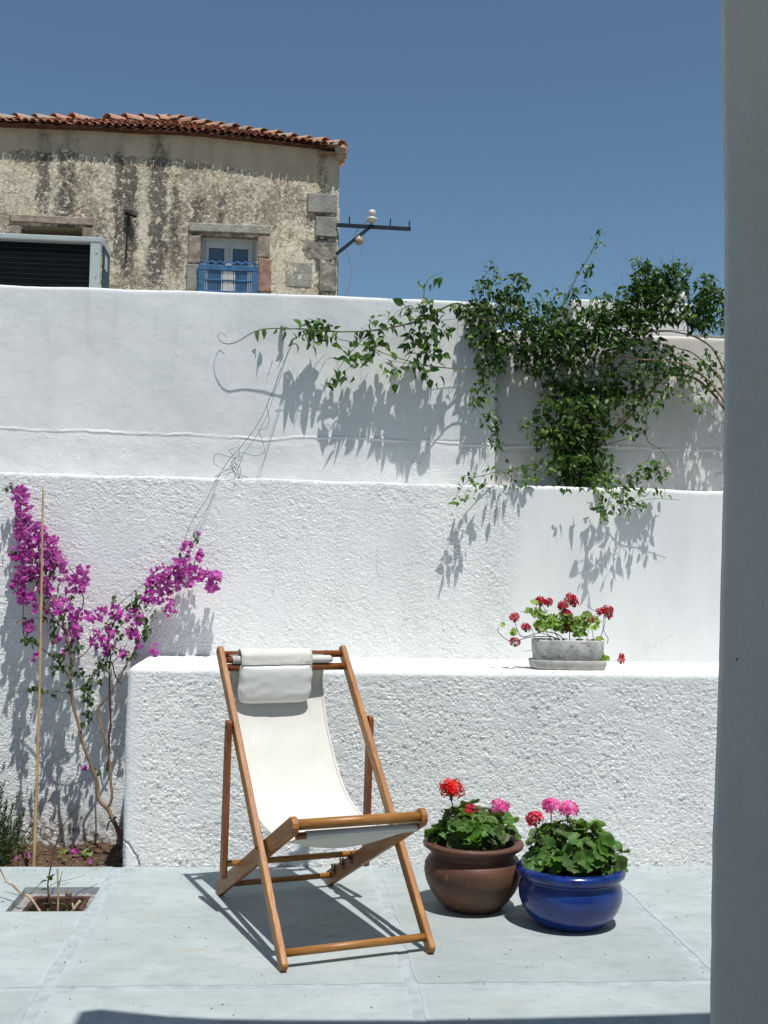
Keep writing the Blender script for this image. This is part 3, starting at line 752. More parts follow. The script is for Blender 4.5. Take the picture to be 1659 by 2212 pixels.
def barrel(L, r0, r1, mat, name, th=.014):
    m = MB(); n = 7; m_ = []
    for (y, r) in ((0, r0), (L, r1)):
        for rr in (r, r-th):
            for j in range(n): an = math.pi*j/(n-1); m_.append(Vector((rr*math.cos(an), y, rr*math.sin(an)*.8)))
    m.v = m_; m.a = [0]*len(m_)
    for j in range(n-1):
        m.f += [(j, 2*n+j, 2*n+j+1, j+1), (n+j, n+j+1, 3*n+j+1, 3*n+j), (j, j+1, n+j+1, n+j), (2*n+j, 3*n+j, 3*n+j+1, 2*n+j+1)]
    m.f += [(0, n, 3*n, 2*n), (n-1, 3*n-1, 4*n-1, 2*n-1)]
    return mesh_of(name, m, mat, False)
tile_me = barrel(.50, .060, .050, M['tile'], 'roof_tile'); ridge_me = barrel(.50, .15, .115, M['ridge'], 'ridge_tile', .02)
rows_n = 9; span = (apex-Vector((apex.x, eYf, ez(apex.x)))); slope_L = span.length; pitch = math.atan2(span.z, span.y)
cnt = 0
for r_ in range(rows_n):
    t = r_/rows_n
    xa = XL+(apex.x-XL)*t+.08; xb = XR+(apex.x-XR)*t-.04
    nn = int((xb-xa)/.128)
    for i in range(nn+1):
        x = xa+(xb-xa)*i/max(nn, 1)+random.uniform(-.008, .008)
        if x < -6.0 or (x < -5.5 and r_ > 1): continue
        e = ez(x)*(1-t)+t*apex.z+(0 if r_ else 0)
        y = eYf+t*(apex.y-eYf)-.05
        zt_ = ez(x)+(apex.z-ez(apex.x))*t
        mt = Matrix.Translation((x, y, zt_+.035+random.uniform(0, .022))) @ Euler((pitch-.055+random.uniform(-.02, .02), 0, random.uniform(-.07, .07))).to_matrix().to_4x4()
        inst('roof_tile', tile_me, mt, roof); cnt += 1
for side, P0 in ((1, Vector((XR+.02, eYf-.02, ez(XR)+.03))), (-1, Vector((XL, eYf, ez(XL)+.02)))):
    d = (apex+Vector((0, 0, .10)))-P0; Ld = d.length; dn = d.normalized(); nseg = int(Ld/.40)
    for i in range(nseg+1):
        q = P0+dn*(i*.40)+Vector((0, 0, random.uniform(0, .03)))
        if side == -1 and i == nseg-4: continue
        yq = dn; xq = yq.cross(Vector((0, 0, 1))).normalized(); zq = xq.cross(yq)
        mt = Matrix((xq, yq, zq)).transposed().to_4x4()
        mt = Matrix.Translation(q) @ mt @ Euler((-.13+random.uniform(-.03, .03), random.uniform(-.1, .1), random.uniform(-.06, .06))).to_matrix().to_4x4()
        inst('ridge_tile', ridge_me, mt, roof)
mo = MB()                                                               # lichened mortar under the hip tiles and lump at the corner
for side, P0 in ((1, Vector((XR, eYf, ez(XR)))), (-1, Vector((XL, eYf, ez(XL))))):
    for i in range(60):
        q = P0.lerp(apex, i/60); mo.blob(q+Vector((random.uniform(-.03, .03), random.uniform(-.05, 0), .03)), random.uniform(.06, .10), (1.2, 1, .7), 6, .2)
for i in range(14): mo.blob((XR+random.uniform(-.06, .05), eYf+random.uniform(-.02, .3), ez(XR)+random.uniform(-.10, .08)), random.uniform(.06, .11), (1, 1, .8), 7, .2)
obj('roof_mortar', mo, M['ridge'], roof)
for i in range(5):
    mt = Matrix.Translation((XR+.075, eYf+.10+.13*i, ez(XR)-.05-.006*i)) @ Euler((0, -.35, 1.57)).to_matrix().to_4x4()
    inst('roof_tile', tile_me, mt, roof)
# downpipe at the corner, wall hook
m = MB(); a = at(731, 448, HY); m.tube([(a.x, HY+.05, a.z), (a.x-.01, HY+.05, a.z-2.2)], .028, 8)
obj('downpipe', m, simple('grey_pipe', (.30, .29, .27), .7), house, True)
m = MB(); c = at(277, 460, HY-.06); m.blob(c, .07, (1.2, .7, .9), 8, .15); m.tube([c, c+Vector((.14, -.05, -.07))], .03, 6)
m.tube([c+Vector((0, .03, 0)), c+Vector((-.02, .04, -.85))], .012, 5)
obj('iron_hook', m, simple('black_rust', (.02, .018, .016), .8), house)

# electricity bracket
br = thing('wire_bracket', 'black steel bracket with white insulator on the old house corner', 'bracket', tuple(at(735, 500, HY-.05)))
steel = simple('blue_black_steel', (.012, .02, .035), .5, .2, 10)
def B(x, y, dy=0.0): return at(x, y, HY-.05+dy)
bk = lambda x, y: (960+x*.18083)/1.3888
bx_ = lambda x, y: B((960+x*.18083)/1.3888, (580+y*.18077)/1.3888)
m = MB(); m.bar(bx_(275, 525), bx_(1505, 592), .05, .065, bev=.004); obj('arm', m, steel, br)
m = MB(); m.bar(bx_(830, 560), bx_(270, 1010), .045, .055, bev=.004); obj('brace', m, steel, br)
for (x, yt, yb) in ((488, 385, 515), (1168, 425, 545), (1483, 458, 565)):
    m = MB(); m.tube([bx_(x+5, yt), bx_(x-2, (yt+yb)/2), bx_(x-3, yb)], .012, 6); obj('pin', m, steel, br)
m = MB(); m.tube([bx_(853, 480), bx_(850, 545)], .015, 6); obj('pin', m, steel, br)
ic = bx_(860, 485); m = MB(); m.lathe([(.02, -.01), (.06, .0), (.095, .05), (.095, .075), (.05, .10), (.04, .12), (.065, .14), (.068, .19), (.045, .225), (.01, .235)], ic, 16)
obj('insulator', m, simple('white_porcelain', (.62, .60, .54), .3, .06), br, True)
ic2 = bx_(645, 770); m = MB(); m.lathe([(.02, .08), (.03, .06), (.07, .02), (.075, -.04), (.045, -.09), (.01, -.10)], ic2, 12)
obj('insulator', m, simple('yellowed_porcelain', (.42, .33, .20), .4), br, True)
m = MB(); m.tube([bx_(815, 440), bx_(730, 505), bx_(620, 610), bx_(545, 710)], .007, 4); obj('loose_wire', m, simple('old_wire', (.25, .24, .22), .6), br)
m = MB(); m.tube([bx_(430, 930), bx_(480, 1050), bx_(520, 1250), bx_(500, 1500), bx_(420, 1700)], .0045, 4); obj('loose_wire', m, bpy.data.materials['old_wire'], br)
m = MB(); m.tube([bx_(745, 660), bx_(710, 850), bx_(650, 1090)], .0035, 4); obj('loose_wire', m, bpy.data.materials['old_wire'], br)

# neighbour's flat roof with the condenser unit
m = MB(); m.box((-2.6, 9.6, 2.6), (7.0, 4.4, 1.4)); tag(obj('flat_roof_building', m, M['white']), 'low flat-roofed white building hidden behind the tall wall', 'building')
ac = thing('condenser_unit', 'grey framed condenser unit with dark fins behind the tall wall', 'air conditioner', (-1.9, 8.5, 3.302))
agr = simple('grey_sheet_metal', (.36, .40, .39), .5, .05, 4, metal=0.0)
xl, xr, zb, zt = -2.36, -1.405, 3.33, 3.918; yf, yb = 8.3, 8.64
m = MB(); m.box(((xl+xr)/2, (yf+yb)/2, zt-.018), (xr-xl, yb-yf+.01, .036), None, .006); obj('top_cover', m, agr, ac)
m = MB(); m.bar((xr-.055, yf+.02, zb), (xr-.055, yf+.02, zt-.037), .075, .04, (0, 1, 0), .004); m.bar((xl+.03, yf+.02, zb), (xl+.03, yf+.02, zt-.037), .05, .04, (0, 1, 0), .004)
m.box(((xl+xr)/2, (yf+yb)/2, zb-.012), (xr-xl, yb-yf, .03), None, .004); obj('frame', m, agr, ac)
m = MB(); m.box((xr-.008, (yf+yb)/2+.03, (zb+zt)/2-.02), (.012, yb-yf-.07, zt-zb-.05), None, .002); obj('side_panel', m, simple('dark_green_side', (.03, .05, .05), .5), ac)
m = MB(); m.box((xr+.004, yf+.13, zt-.16), (.008, .09, .10), None, .002); obj('handle_recess', m, agr, ac)
m = MB(); m.box(((xl+xr)/2, yf+.06, (zb+zt)/2-.02), (xr-xl-.10, .03, zt-zb-.05)); coil = obj('coil', m, simple('black_coil', (.006, .010, .011), .6), ac)
m = MB()
for i in range(110): x = xl+.07+(xr-xl-.17)*i/109; m.box((x, yf+.035, (zb+zt)/2-.02), (.0012, .02, zt-zb-.06))
tag(obj('fin', m, simple('dark_fin', (.012, .020, .022), .5), coil), kind='stuff')
for i in range(14):
    m = MB(); z_ = zb+.04+i*.038; m.tube([(xl+.06, yf+.03, z_), (xr-.09, yf+.03, z_)], .0022, 5); obj('guard_wire', m, simple('dark_green_wire', (.02, .035, .035), .5) if i == 0 else bpy.data.materials['dark_green_wire'], coil)
for z_ in (zt-.11, zt-.29, zt-.45): m = MB(); m.blob((xr-.045, yf-.003, z_), .009, (1, .5, 1), 8); obj('screw', m, agr, ac)

# right background: pale house wall, solar water heater, aerial pole
m = MB(); a = at(1235, 645, 14); m.box((a.x+.8, 15.5, a.z-3.3), (1.6, 3.0, 6.6), None, .02)
tag(obj('distant_house', m, M['white']), 'plain pale house wall standing behind the vine against the sky', 'house')
sh = thing('solar_water_heater', 'white solar water heater half hidden behind the vine', 'water heater', tuple(at(1440, 760, 16)))
a, b = at(1384, 640, 16), at(1484, 642, 16); m = MB()
ax_ = (b-a).normalized(); m.tube([a, a+ax_*.03, b-ax_*.03, b], [.06, .085, .085, .05], 18); obj('tank', m, simple('white_enamel', (.75, .76, .76), .25, .03, spec=.6), sh, True)
m = MB(); m.box(at(1438, 677, 16), (.52, .04, .30), (R(-12), 0, 0), .01); obj('collector_panel', m, simple('black_collector', (.012, .013, .015), .3), sh)
a, b = at(1403, 712, 16), at(1580, 731, 16); m = MB(); m.tube([a, a+(b-a)*.04, b], [.03, .075, .075], 18)
kk = N('chrome_pipe').color((.62, .70, .74)).rough(.22); kk.b.inputs['Metallic'].default_value = .85; obj('chrome_pipe', m, kk.m, sh, True)
m = MB()
for x in (1400, 1470): m.tube([at(x, 650, 16), at(x+2, 780, 16)], .018, 6)
obj('stand', m, simple('galvanised', (.3, .31, .32), .5), sh)
m = MB(); m.tube([at(1487, 628, 12), at(1485, 800, 12)], .010, 6); tag(obj('aerial_pole', m, simple('dark_blue_pole', (.02, .05, .14), .5), origin=at(1485, 800, 12)), 'thin dark blue pole rising beside the solar water heater', 'pole')

# ------------------------------------------------------------------ DECK CHAIR (local frame: x across, y back, z up)
ch = thing('deck_chair', 'folding teak deck chair with white canvas sling and headrest cushion', 'chair', (.309, 4.458, .0035), .313)
W1, L1, A1, D_, W2, L2, A2 = .611, 1.552, .807, 1.092, .541, 1.19, .447
def o1(s_, u): return Vector((u, s_*math.cos(A1), .012+s_*math.sin(A1)))
def o2(s_, u): return Vector((u, D_-s_*math.cos(A2), .024+s_*math.sin(A2)))
def rail(p, q, w, h, roundr, mat, name):
    """rail with rounded ends: outline in the side plane, extruded across by w"""
    p = Vector(p); q = Vector(q); d = (q-p); L = d.length; d.normalize(); x = Vector((1, 0, 0)); z = x.cross(d)
    ol = []; n = 7; r = h/2
    rc = roundr
    for (cx_, s0) in ((L, 1), (0, -1)):
        for j in range(n):
            an = -math.pi/2+math.pi*j/(n-1)
            ex = cx_+s0*(-r*rc+r*rc*math.cos(an)*1.0)+s0*0; ol.append((cx_+s0*(r*rc*(math.cos(an)-.0)-r*rc*.4), s0*r*math.sin(an)))
    m = MB(); b = min(.0035, w*.2)
    layers = [(-w/2, .88), (-w/2+b, 1.0), (w/2-b, 1.0), (w/2, .88)]
    cy = [(a if abs(a) > 1e-9 else 0) for a, _ in ol]
    for (u, sc) in layers:
        for (a, t) in ol:
            aa = a+(-b*(1 if a > L/2 else -1) if sc < 1 else 0)
            v = p+d*aa+z*(t*(sc if sc == 1 else (1-b/r)))+x*u; m.v.append(v); m.a.append(0)
    K = len(ol)
    for l in range(3):
        for j in range(K): a, b_ = l*K+j, l*K+(j+1) % K; m.f.append((a, b_, b_+K, a+K))
    m.f.append(tuple(range(K))[::-1]); m.f.append(tuple(range(3*K, 4*K)))
    return obj(name, m, mat, ch, False, True)
WD = {}
def wdir(name, ang, light=(.40, .180, .036), dark=(.25, .092, .019)):
    """teak with its grain running along the rail (rail lies in the side plane at this angle)"""
    k = N(name); p = k.pos(); r = k.n('ShaderNodeMapping', vector_type='POINT'); k.L(p, r.inputs[0]); r.inputs['Rotation'].default_value = (-ang, 0, 0)
    q = k.map(r.outputs[0], (14, 1.6, 14)); a = k.noise(q, 3, 5, .62, .5); b = k.noise(k.map(r.outputs[0], (60, 5, 60)), 3, 4, .65); s2 = k.noise(p, 6, 3)
    c = k.mix(k.mr(a, .34, .66), light, dark); c = k.mix(k.math('MULTIPLY', k.mr(b, .48, .68), .45), c, tuple(x*.5 for x in dark))
    c = k.mix(k.math('MULTIPLY', k.mr(s2, .55, .72), .5), c, tuple(x*.72 for x in dark))
    kn = k.mr(k.vor(r.outputs[0], 3.1), .028, .018); c = k.mix(k.math('MULTIPLY', kn, .6), c, (.06, .022, .01))
    k.color(c).rough(k.mr(b, .3, .7, .36, .52)); k.b.inputs['Specular IOR Level'].default_value = .45; k.bump(b, .0005); return k.m
wA = wdir('teak_outer', A1); wB = wdir('teak_inner', -A2, (.37, .160, .036), (.23, .083, .019)); wC = wdir('teak_painted_shade', math.pi/2, (.27, .085, .024), (.165, .050, .015))  # wC is the same teak with shade put into a darker, redder colour
kx = N('teak_rung'); p = kx.pos(); a = kx.noise(kx.map(p, (1.6, 16, 16)), 4, 5, .65)
kx.color(kx.mix(kx.mr(a, .34, .68), (.37, .170, .038), (.23, .088, .020))).rough(.42); kx.b.inputs['Specular IOR Level'].default_value = .45; kx.bump(a, .0005); wR = kx.m
for sgn in (-1, 1):
    rail(o1(0, sgn*W1/2), o1(L1, sgn*W1/2), .027, .050, .55, wA, 'side_rail')
    rail(o2(0, sgn*W2/2), o2(L2, sgn*W2/2), .026, .070, .75, wB, 'seat_rail')
    u = sgn*(W1/2+.031); pr_ = rail(Vector((u, .787, .160)), Vector((u, .767, .835)), .024, .046, .7, wC, 'prop_rail')
def dowel(name, p, q, r, mat=wR, n=14): m = MB(); m.tube([p, q], r, n); return obj(name, m, mat, ch, True, True)
def flat_dowel(*a, **k_):
    o_ = dowel(*a, **k_)
    return o_
uo = W1/2-.012
dowel('crossbar', (-uo, 1.066, 1.108), (uo, 1.066, 1.108), .0175, wC); dowel('crossbar', (-uo, 1.010, 1.052), (uo, 1.010, 1.052), .0175, wC)
dowel('foot_rung', (-uo, .040, .055), (uo, .040, .055), .0155)
ui = W2/2-.012
dowel('rear_rung', (-ui, 1.035, .056), (ui, 1.035, .056), .0135)
dowel('prop_rung', (-W1/2-.02, .772, .218), (W1/2+.02, .772, .218), .0135)
fe = o2(L2-.02, 0)
dowel('seat_bar', (-ui, fe.y, fe.z+.004), (ui, fe.y, fe.z+.004), .021)
# bolts where the frames pivot
sp_ = None
best = min(((o1(s1, 0)-o2(s2, 0)).length, s1, s2) for s1 in np.linspace(.2, 1.2, 201) for s2 in np.linspace(.2, 1.2, 201)); pv = o1(best[1], 0)
brass = simple('dark_brass', (.045, .036, .025), .45, .2, 30, metal=.4)
for sgn in (-1, 1):
    m = MB(); m.tube([(sgn*(W1/2-.02), pv.y, pv.z), (sgn*(W1/2+.017), pv.y, pv.z)], .0065, 10); m.tube([(sgn*(W1/2-.004), .767, .811), (sgn*(W1/2+.047), .767, .811)], .006, 10)
    obj('pivot_bolt', m, brass, ch, False, True)
    for (v_, z_) in ((.977, .0), (.865, .0), (.760, .0)):               # U-shaped notches on the seat rails
        s2 = (D_-v_)/math.cos(A2); c = o2(s2, sgn*(W2/2-.016)); nrm = Vector((0, math.sin(A2), math.cos(A2))); t = Vector((0, -math.cos(A2), math.sin(A2)))
        m = MB(); pts = []
        for j in range(9): an = math.pi+math.pi*j/8; pts.append(c+nrm*.030+t*(.0165*math.cos(an))+nrm*(.020*math.sin(an)))
        pts = [pts[0]+nrm*.016]+pts+[pts[-1]+nrm*.010]; m.tube(pts, .0055, 6)
        m.box(c+nrm*.004, (.006, .022, .022), Euler((-A2, 0, 0)).to_matrix(), .002)
        obj('notch_bracket', m, brass, ch, False, True)
# canvas sling
kc = N('canvas'); p = kc.pos(); wv = kc.noise(p, 420, 2); lg = kc.noise(p, 5, 4)
st_ = kc.noise(kc.map(p, (1, 1, 1), (3, 3, 3)), 11, 5, .7)
cc = kc.mix(kc.mr(lg, .3, .7), (.70, .685, .63), (.655, .64, .585)); cc = kc.mix(kc.math('MULTIPLY', kc.mr(st_, .56, .72), .30), cc, (.60, .57, .50))
cr_ = kc.noise(kc.map(p, (2.2, .6, .6)), 7, 3, .5, 1.5)
kc.color(cc).rough(.9); kc.bump(kc.math('ADD', kc.math('ADD', kc.math('MULTIPLY', wv, .8), kc.math('MULTIPLY', lg, 4.0)), kc.math('MULTIPLY', cr_, 5.0)), .0011)
tr = kc.n('ShaderNodeBsdfTranslucent'); tr.inputs[0].default_value = (.70, .68, .60, 1); mx = kc.n('ShaderNodeMixShader'); mx.inputs[0].default_value = .10
kc.L(kc.b.outputs[0], mx.inputs[1]); kc.L(tr.outputs[0], mx.inputs[2]); kc.L(mx.outputs[0], kc.o.inputs['Surface']); M['canvas'] = kc.m
prf = [(1.040, 1.108), (1.046, 1.085), (1.040, 1.045), (1.062, .985), (1.045, .905), (.995, .789), (.935, .700), (.870, .615), (.800, .545), (.720, .490), (.620, .452), (.520, .432), (.420, .421), (.300, .420), (.190, .435), (.100, .466), (.045, .497)]
def crs(P, t):
    n = len(P)-1; f = t*n; i = min(int(f), n-1); f -= i
    g_ = lambda j: Vector((*P[max(0, min(n, j))], 0)); a, b, c, d = g_(i-1), g_(i), g_(i+1), g_(i+2)
    v = .5*((2*b)+(c-a)*f+(2*a-5*b+4*c-d)*f*f+(3*b-a-3*c+d)*f**3); return v.x, v.y
m = MB(); nu, nv = 20, 80
def sling(s_, t):                                                       # s across 0..1, t along 0..1
    v_, z_ = crs(prf, t); ul, ur = -.268+.034*t, .197+.042*t
    sag = .020*math.sin(math.pi*s_)*math.sin(math.pi*min(1, t*1.1))
    bb_ = math.exp(-((t-.86)/.10)**2)*.038*math.sin(math.pi*s_); z_ -= bb_
    return Vector((ul+(ur-ul)*s_, v_+sag*.5, z_-sag*.8+.0015*mnoise.noise(Vector((s_*6, t*14, 0)))))
for i in range(nv+1):
    for j in range(nu+1): m.v.append(sling(j/nu, i/nv)); m.a.append(0)
for i in range(nv):
    for j in range(nu): a = i*(nu+1)+j; m.f.append((a, a+1, a+nu+2, a+nu+1))
sg = obj('canvas_sling', m, M['canvas'], ch, True, True); sm = sg.modifiers.new('thick', 'SOLIDIFY'); sm.thickness = .0022; sm.offset = 0
for e_, ss in (('left', .014), ('right', .986)):
    m = MB()
    for i in range(81):
        for ds in (-.012, .012):
            q = sling(ss+ds, i/80); m.v.append(q+Vector((0, -.0022, .0014))); m.a.append(0)
    for i in range(80): m.f.append((2*i, 2*i+1, 2*i+3, 2*i+2))
    hm = obj('hem', m, M['canvas'], sg, True, True); sd = hm.modifiers.new('thick', 'SOLIDIFY'); sd.thickness = .0016
m = MB(); m.tube([(-.262, 1.005, 1.088), (.212, 1.005, 1.088), (.224, 1.005, 1.089)], [.0185, .0185, .016], 16); obj('hem_sleeve', m, M['canvas'], sg, True, True)
dowel('hem_dowel', (-.288, 1.005, 1.088), (.2285, 1.005, 1.088), .0145, wC)
m = MB(); m.tube([(-.214, .049, .488), (.252, .049, .488)], .0175, 16); obj('hem_sleeve', m, M['canvas'], sg, True, True)
dowel('hem_dowel', (-.254, .049, .488), (.258, .049, .488), .0140, wC)
# headrest: flap over the top and a padded cushion
hr = thing('headrest', None, None); hr.parent = ch
m = MB(); fl = [(1.040, 1.06), (1.048, 1.10), (1.036, 1.127), (1.005, 1.136), (.980, 1.118), (.974, 1.095), (.972, 1.078), (.972, 1.066)]
UL, UR = -.227, .119; nv2 = 28
for i in range(nv2+1):
    v_, z_ = crs(fl, i/nv2)
    for j in range(17):
        s_ = j/16; u = UL+(UR-UL)*s_; wb = .003*mnoise.noise(Vector((s_*5, i*.2, 3)))
        m.v.append(Vector((u+.002*mnoise.noise(Vector((i*.3, 0, s_*2))), v_+wb, z_+wb))); m.a.append(0)
for i in range(nv2):
    for j in range(16): a = i*17+j; m.f.append((a, a+1, a+18, a+17))
fo = obj('flap', m, M['canvas'], hr, True, True); sm = fo.modifiers.new('thick', 'SOLIDIFY'); sm.thickness = .003
# cushion = rounded puffy slab hanging in front of the sling
m = MB(); nU, nV = 28, 18
c0 = Vector((0, .980, 1.068)); dn = (Vector((0, 1.016, .885))-c0); LC = dn.length; dn.normalize(); up = Vector((-1, 0, 0)).cross(dn)
def cush(a, b, side):
    x = (a*2-1); y = (b*2-1); e = (1-abs(x)**5)*(1-abs(y)**4); th = .004+.0195*max(0, e)**.42
    k_ = .985 if abs(x) > .93 and b > .88 else 1
    cr_ = max(0, abs(x)-.86)*max(0, y-.72)*1.2                     # rounded lower corners
    u = (UL+UR)/2+(UR-UL+.010)/2*x*(1-.085*(max(0, b-.55)/.45)**4-.03*(max(0, .25-b)/.25)**2)+.003*mnoise.noise(Vector((b*5, x, 9)))
    w_ = .0022*mnoise.noise(Vector((x*3, y*3, side)))+.0018*math.sin(y*9+abs(x)*12)*max(0, abs(x)-.75)*4
    q = c0+dn*(LC*b*(1-.05*max(0, abs(x)-.8)*5*max(0, y)))+up*(side*(th+w_))
    return Vector((u, q.y, q.z))
for side in (1, -1):
    b0 = len(m.v)
    for i in range(nV+1):
        for j in range(nU+1): m.v.append(cush(j/nU, i/nV, side)); m.a.append(0)
    for i in range(nV):
        for j in range(nU): a = b0+i*(nU+1)+j; f = (a, a+1, a+nU+2, a+nU+1); m.f.append(f if side > 0 else f[::-1])
T = (nV+1)*(nU+1)
for j in range(nU): m.f.append((j, j+T, j+1+T, j+1)); a = nV*(nU+1)+j; m.f.append((a, a+1, a+1+T, a+T))
for i in range(nV): a = i*(nU+1); m.f.append((a, a+nU+1, a+nU+1+T, a+T)); a += nU; m.f.append((a, a+T, a+nU+1+T, a+nU+1))
kp = N('brightened_canvas'); p = kp.pos(); lg = kp.noise(p, 6, 4)  # brighter canvas copy: light on the bulging front put into the colour
kp.color(kp.mix(kp.mr(lg, .3, .7), (.83, .82, .78), (.78, .77, .73))).rough(.95); kp.bump(kp.math('ADD', kp.noise(p, 420, 2), kp.math('MULTIPLY', lg, 5.0)), .0011)
obj('cushion', m, kp.m, hr, True, True)

# ------------------------------------------------------------------ PLANT PARTS
def leaf_shape(w=.42, fold=.14, curl=.28, n=5):
    """pointed leaf of length 1 along y, folded along the midrib and curling down"""
    vs = []; fs = []
    for i in range(n+1):
        t = i/n; hw = w*math.sin(math.pi*min(1, t**.75))*(1-t*.18) if 0 < t < 1 else 0.0; z = -curl*t*t
        if i in (0, n): vs.append((0, t, z))
        else: vs += [(-hw, t, z+fold*hw*2), (0, t, z), (hw, t, z+fold*hw*2)]
    fs += [(0, 2, 1), (0, 3, 2)]
    for i in range(n-2):
        a = 1+3*i; fs += [(a, a+1, a+4, a+3), (a+1, a+2, a+5, a+4)]
    a = 1+3*(n-2); e = len(vs)-1; fs += [(a, a+1, e), (a+1, a+2, e)]
    return vs, fs
def rot_to(d, roll):
    d = Vector(d).normalized(); q = d.to_track_quat('Y', 'Z'); return (q.to_matrix() @ Matrix.Rotation(roll, 3, 'Y')).to_4x4()
def scatter(items, shapes, mats, parent, name, stuffname, limit, att=False):
    """items: (matrix, shape index, mat index, prominence). the most prominent become their own objects, the rest one stuff mesh per material"""
    items = sorted(items, key=lambda q: -q[3])
    cache = {}
    for (mt, si, mi, pr_) in items[:limit]:
        if (si, mi) not in cache:
            mb = MB(); mb.add(shapes[si][0], shapes[si][1], None, shapes[si][2] if len(shapes[si]) > 2 else None); cache[(si, mi)] = mesh_of(name, mb, mats[mi], True, att=att)
        inst(name, cache[(si, mi)], mt, parent)
    rest = items[limit:]
    for mi in range(len(mats)):
        mb = MB(); k_ = 0
        for (mt, si, m2, pr_) in rest:
            if m2 != mi: continue
            mb.add(shapes[si][0], shapes[si][1], mt, shapes[si][2] if len(shapes[si]) > 2 else None); k_ += 1
        if k_: tag(obj(stuffname, mb, mats[mi], parent, True, att=att), kind='stuff')
def twist(pts, amp=.01, sub=6, seed=0):
    """smooth a measured polyline and give it a natural waver"""
    P = [Vector(p) for p in pts]; n = len(P); o = []
    for i in range(n-1):
        a, b, c, d = P[max(0, i-1)], P[i], P[i+1], P[min(n-1, i+2)]
        for j in range(sub):
            f = j/sub; v = .5*((2*b)+(c-a)*f+(2*a-5*b+4*c-d)*f*f+(3*b-a-3*c+d)*f**3)
            w = Vector((mnoise.noise(v*9+Vector((seed, 0, 0))), mnoise.noise(v*9+Vector((0, seed, 7))), mnoise.noise(v*9+Vector((3, 0, seed))))); o.append(v+w*amp)
    o.append(P[-1]); return o
def taper(n, a, b): return [a+(b-a)*i/(n-1) for i in range(n)]
def stem(pts, r0, r1, mat, parent, amp=.008, name='stem', n=6, seed=0):
    q = twist(pts, amp, 5, seed); m = MB(); m.tube(q, taper(len(q), r0, r1), n); obj(name, m, mat, parent, True); return q

# ------------------------------------------------------------------ CLIMBING VINE on the tall wall
vine = thing('climbing_vine', 'dense green climbing vine spilling along the top of the white walls', 'vine', (2.0, 6.95, 2.05))
def D3(pts, Y0, Y1=None):
    n = len(pts); Y1 = Y0 if Y1 is None else Y1
    return [at(x, y, Y0+(Y1-Y0)*i/max(1, n-1)) for i, (x, y) in enumerate(pts)]
vs_ = []
VS = lambda x, y: 0 if y > 985 else (.07 if x < 1000 else .18 if y < 860 else .09)
def vst(pts, Y0, Y1, r0=.004, r1=.0015, mat='stem_g', amp=.01): vs_.append(stem([at(x, y, min(Y0+(Y1-Y0)*i/(len(pts)-1)+VS(x, y), 6.985 if x < 1085 else 7.05)) for i, (x, y) in enumerate(pts)], r0, r1, M[mat], vine, amp, seed=len(vs_)))
vst([(1250, 1058), (1255, 1010), (1240, 950), (1262, 880), (1240, 800), (1190, 740), (1120, 700), (1040, 690)], 6.96, 6.70, .012, .005, 'stem_b')
vst([(1255, 1058), (1270, 1000), (1330, 920), (1390, 862), (1440, 812), (1500, 818), (1540, 850), (1580, 905)], 6.96, 6.62, .010, .008, 'stem_b')
vst([(1580, 900), (1562, 860), (1520, 812), (1470, 785), (1400, 778), (1330, 772), (1240, 800)], 6.6, 6.72, .008, .004, 'stem_b')
vst([(1572, 830), (1560, 790), (1530, 745), (1480, 722), (1420, 717), (1340, 722)], 6.6, 6.7, .008, .004, 'stem_b')
vst([(1575, 860), (1552, 815), (1500, 768), (1460, 752), (1420, 742)], 6.62, 6.7, .007, .003, 'stem_b')
vst([(1260, 1040), (1300, 960), (1360, 900), (1378, 870)], 6.92, 6.75, .006, .003, 'stem_d')
vst([(1380, 868), (1395, 900), (1398, 950), (1430, 975), (1452, 1012)], 6.74, 6.66, .005, .002, 'stem_g', .004)
vst([(1398, 930), (1360, 945), (1310, 960)], 6.72, 6.8, .003, .002, 'stem_d')
vst([(1040, 690), (990, 655), (930, 680), (880, 700), (800, 715), (720, 716), (640, 710), (560, 713), (510, 740), (482, 742), (470, 728), (478, 718), (490, 730)], 6.70, 6.93, .006, .0012, 'stem_g', .004)
vst([(1060, 795), (1000, 797), (930, 790), (850, 770), (780, 745), (700, 725)], 6.70, 6.82, .004, .002, 'stem_g', .005)
vst([(800, 715), (760, 760), (735, 790), (705, 832)], 6.80, 6.84, .003, .001, 'stem_g')
vst([(910, 690), (900, 740), (870, 790), (835, 830)], 6.76, 6.84, .003, .001, 'stem_g')
vst([(915, 650), (918, 620), (930, 600), (955, 590)], 6.74, 6.76, .003, .001, 'stem_g', .003)
vst([(1045, 680), (1062, 620), (1068, 580), (1062, 555)], 6.72, 6.76, .003, .001, 'stem_g', .003)
vst([(1085, 670), (1110, 625), (1138, 592)], 6.72, 6.74, .003, .001, 'stem_g', .003)
vst([(1200, 690), (1225, 640), (1250, 590), (1280, 540), (1302, 490)], 6.72, 6.70, .005, .001, 'stem_g', .004)
vst([(1400, 660), (1395, 600), (1380, 560), (1368, 558)], 6.7, 6.7, .004, .001, 'stem_g', .003)
vst([(1440, 640), (1450, 590), (1455, 530)], 6.7, 6.7, .003, .0008, 'stem_g', .003)
vst([(1470, 620), (1485, 590), (1506, 560)], 6.7, 6.7, .003, .0008, 'stem_g', .003)
vst([(1540, 720), (1535, 650), (1530, 600)], 6.66, 6.66, .004, .001, 'stem_g', .003)
vst([(1030, 740), (1050, 840), (1065, 900), (1072, 960), (1060, 985)], 6.70, 6.72, .003, .001, 'stem_g', .004)
vst([(1200, 1030), (1130, 1012), (1070, 1020), (1010, 1040), (978, 1085)], 6.80, 6.58, .004, .001, 'stem_g', .004)
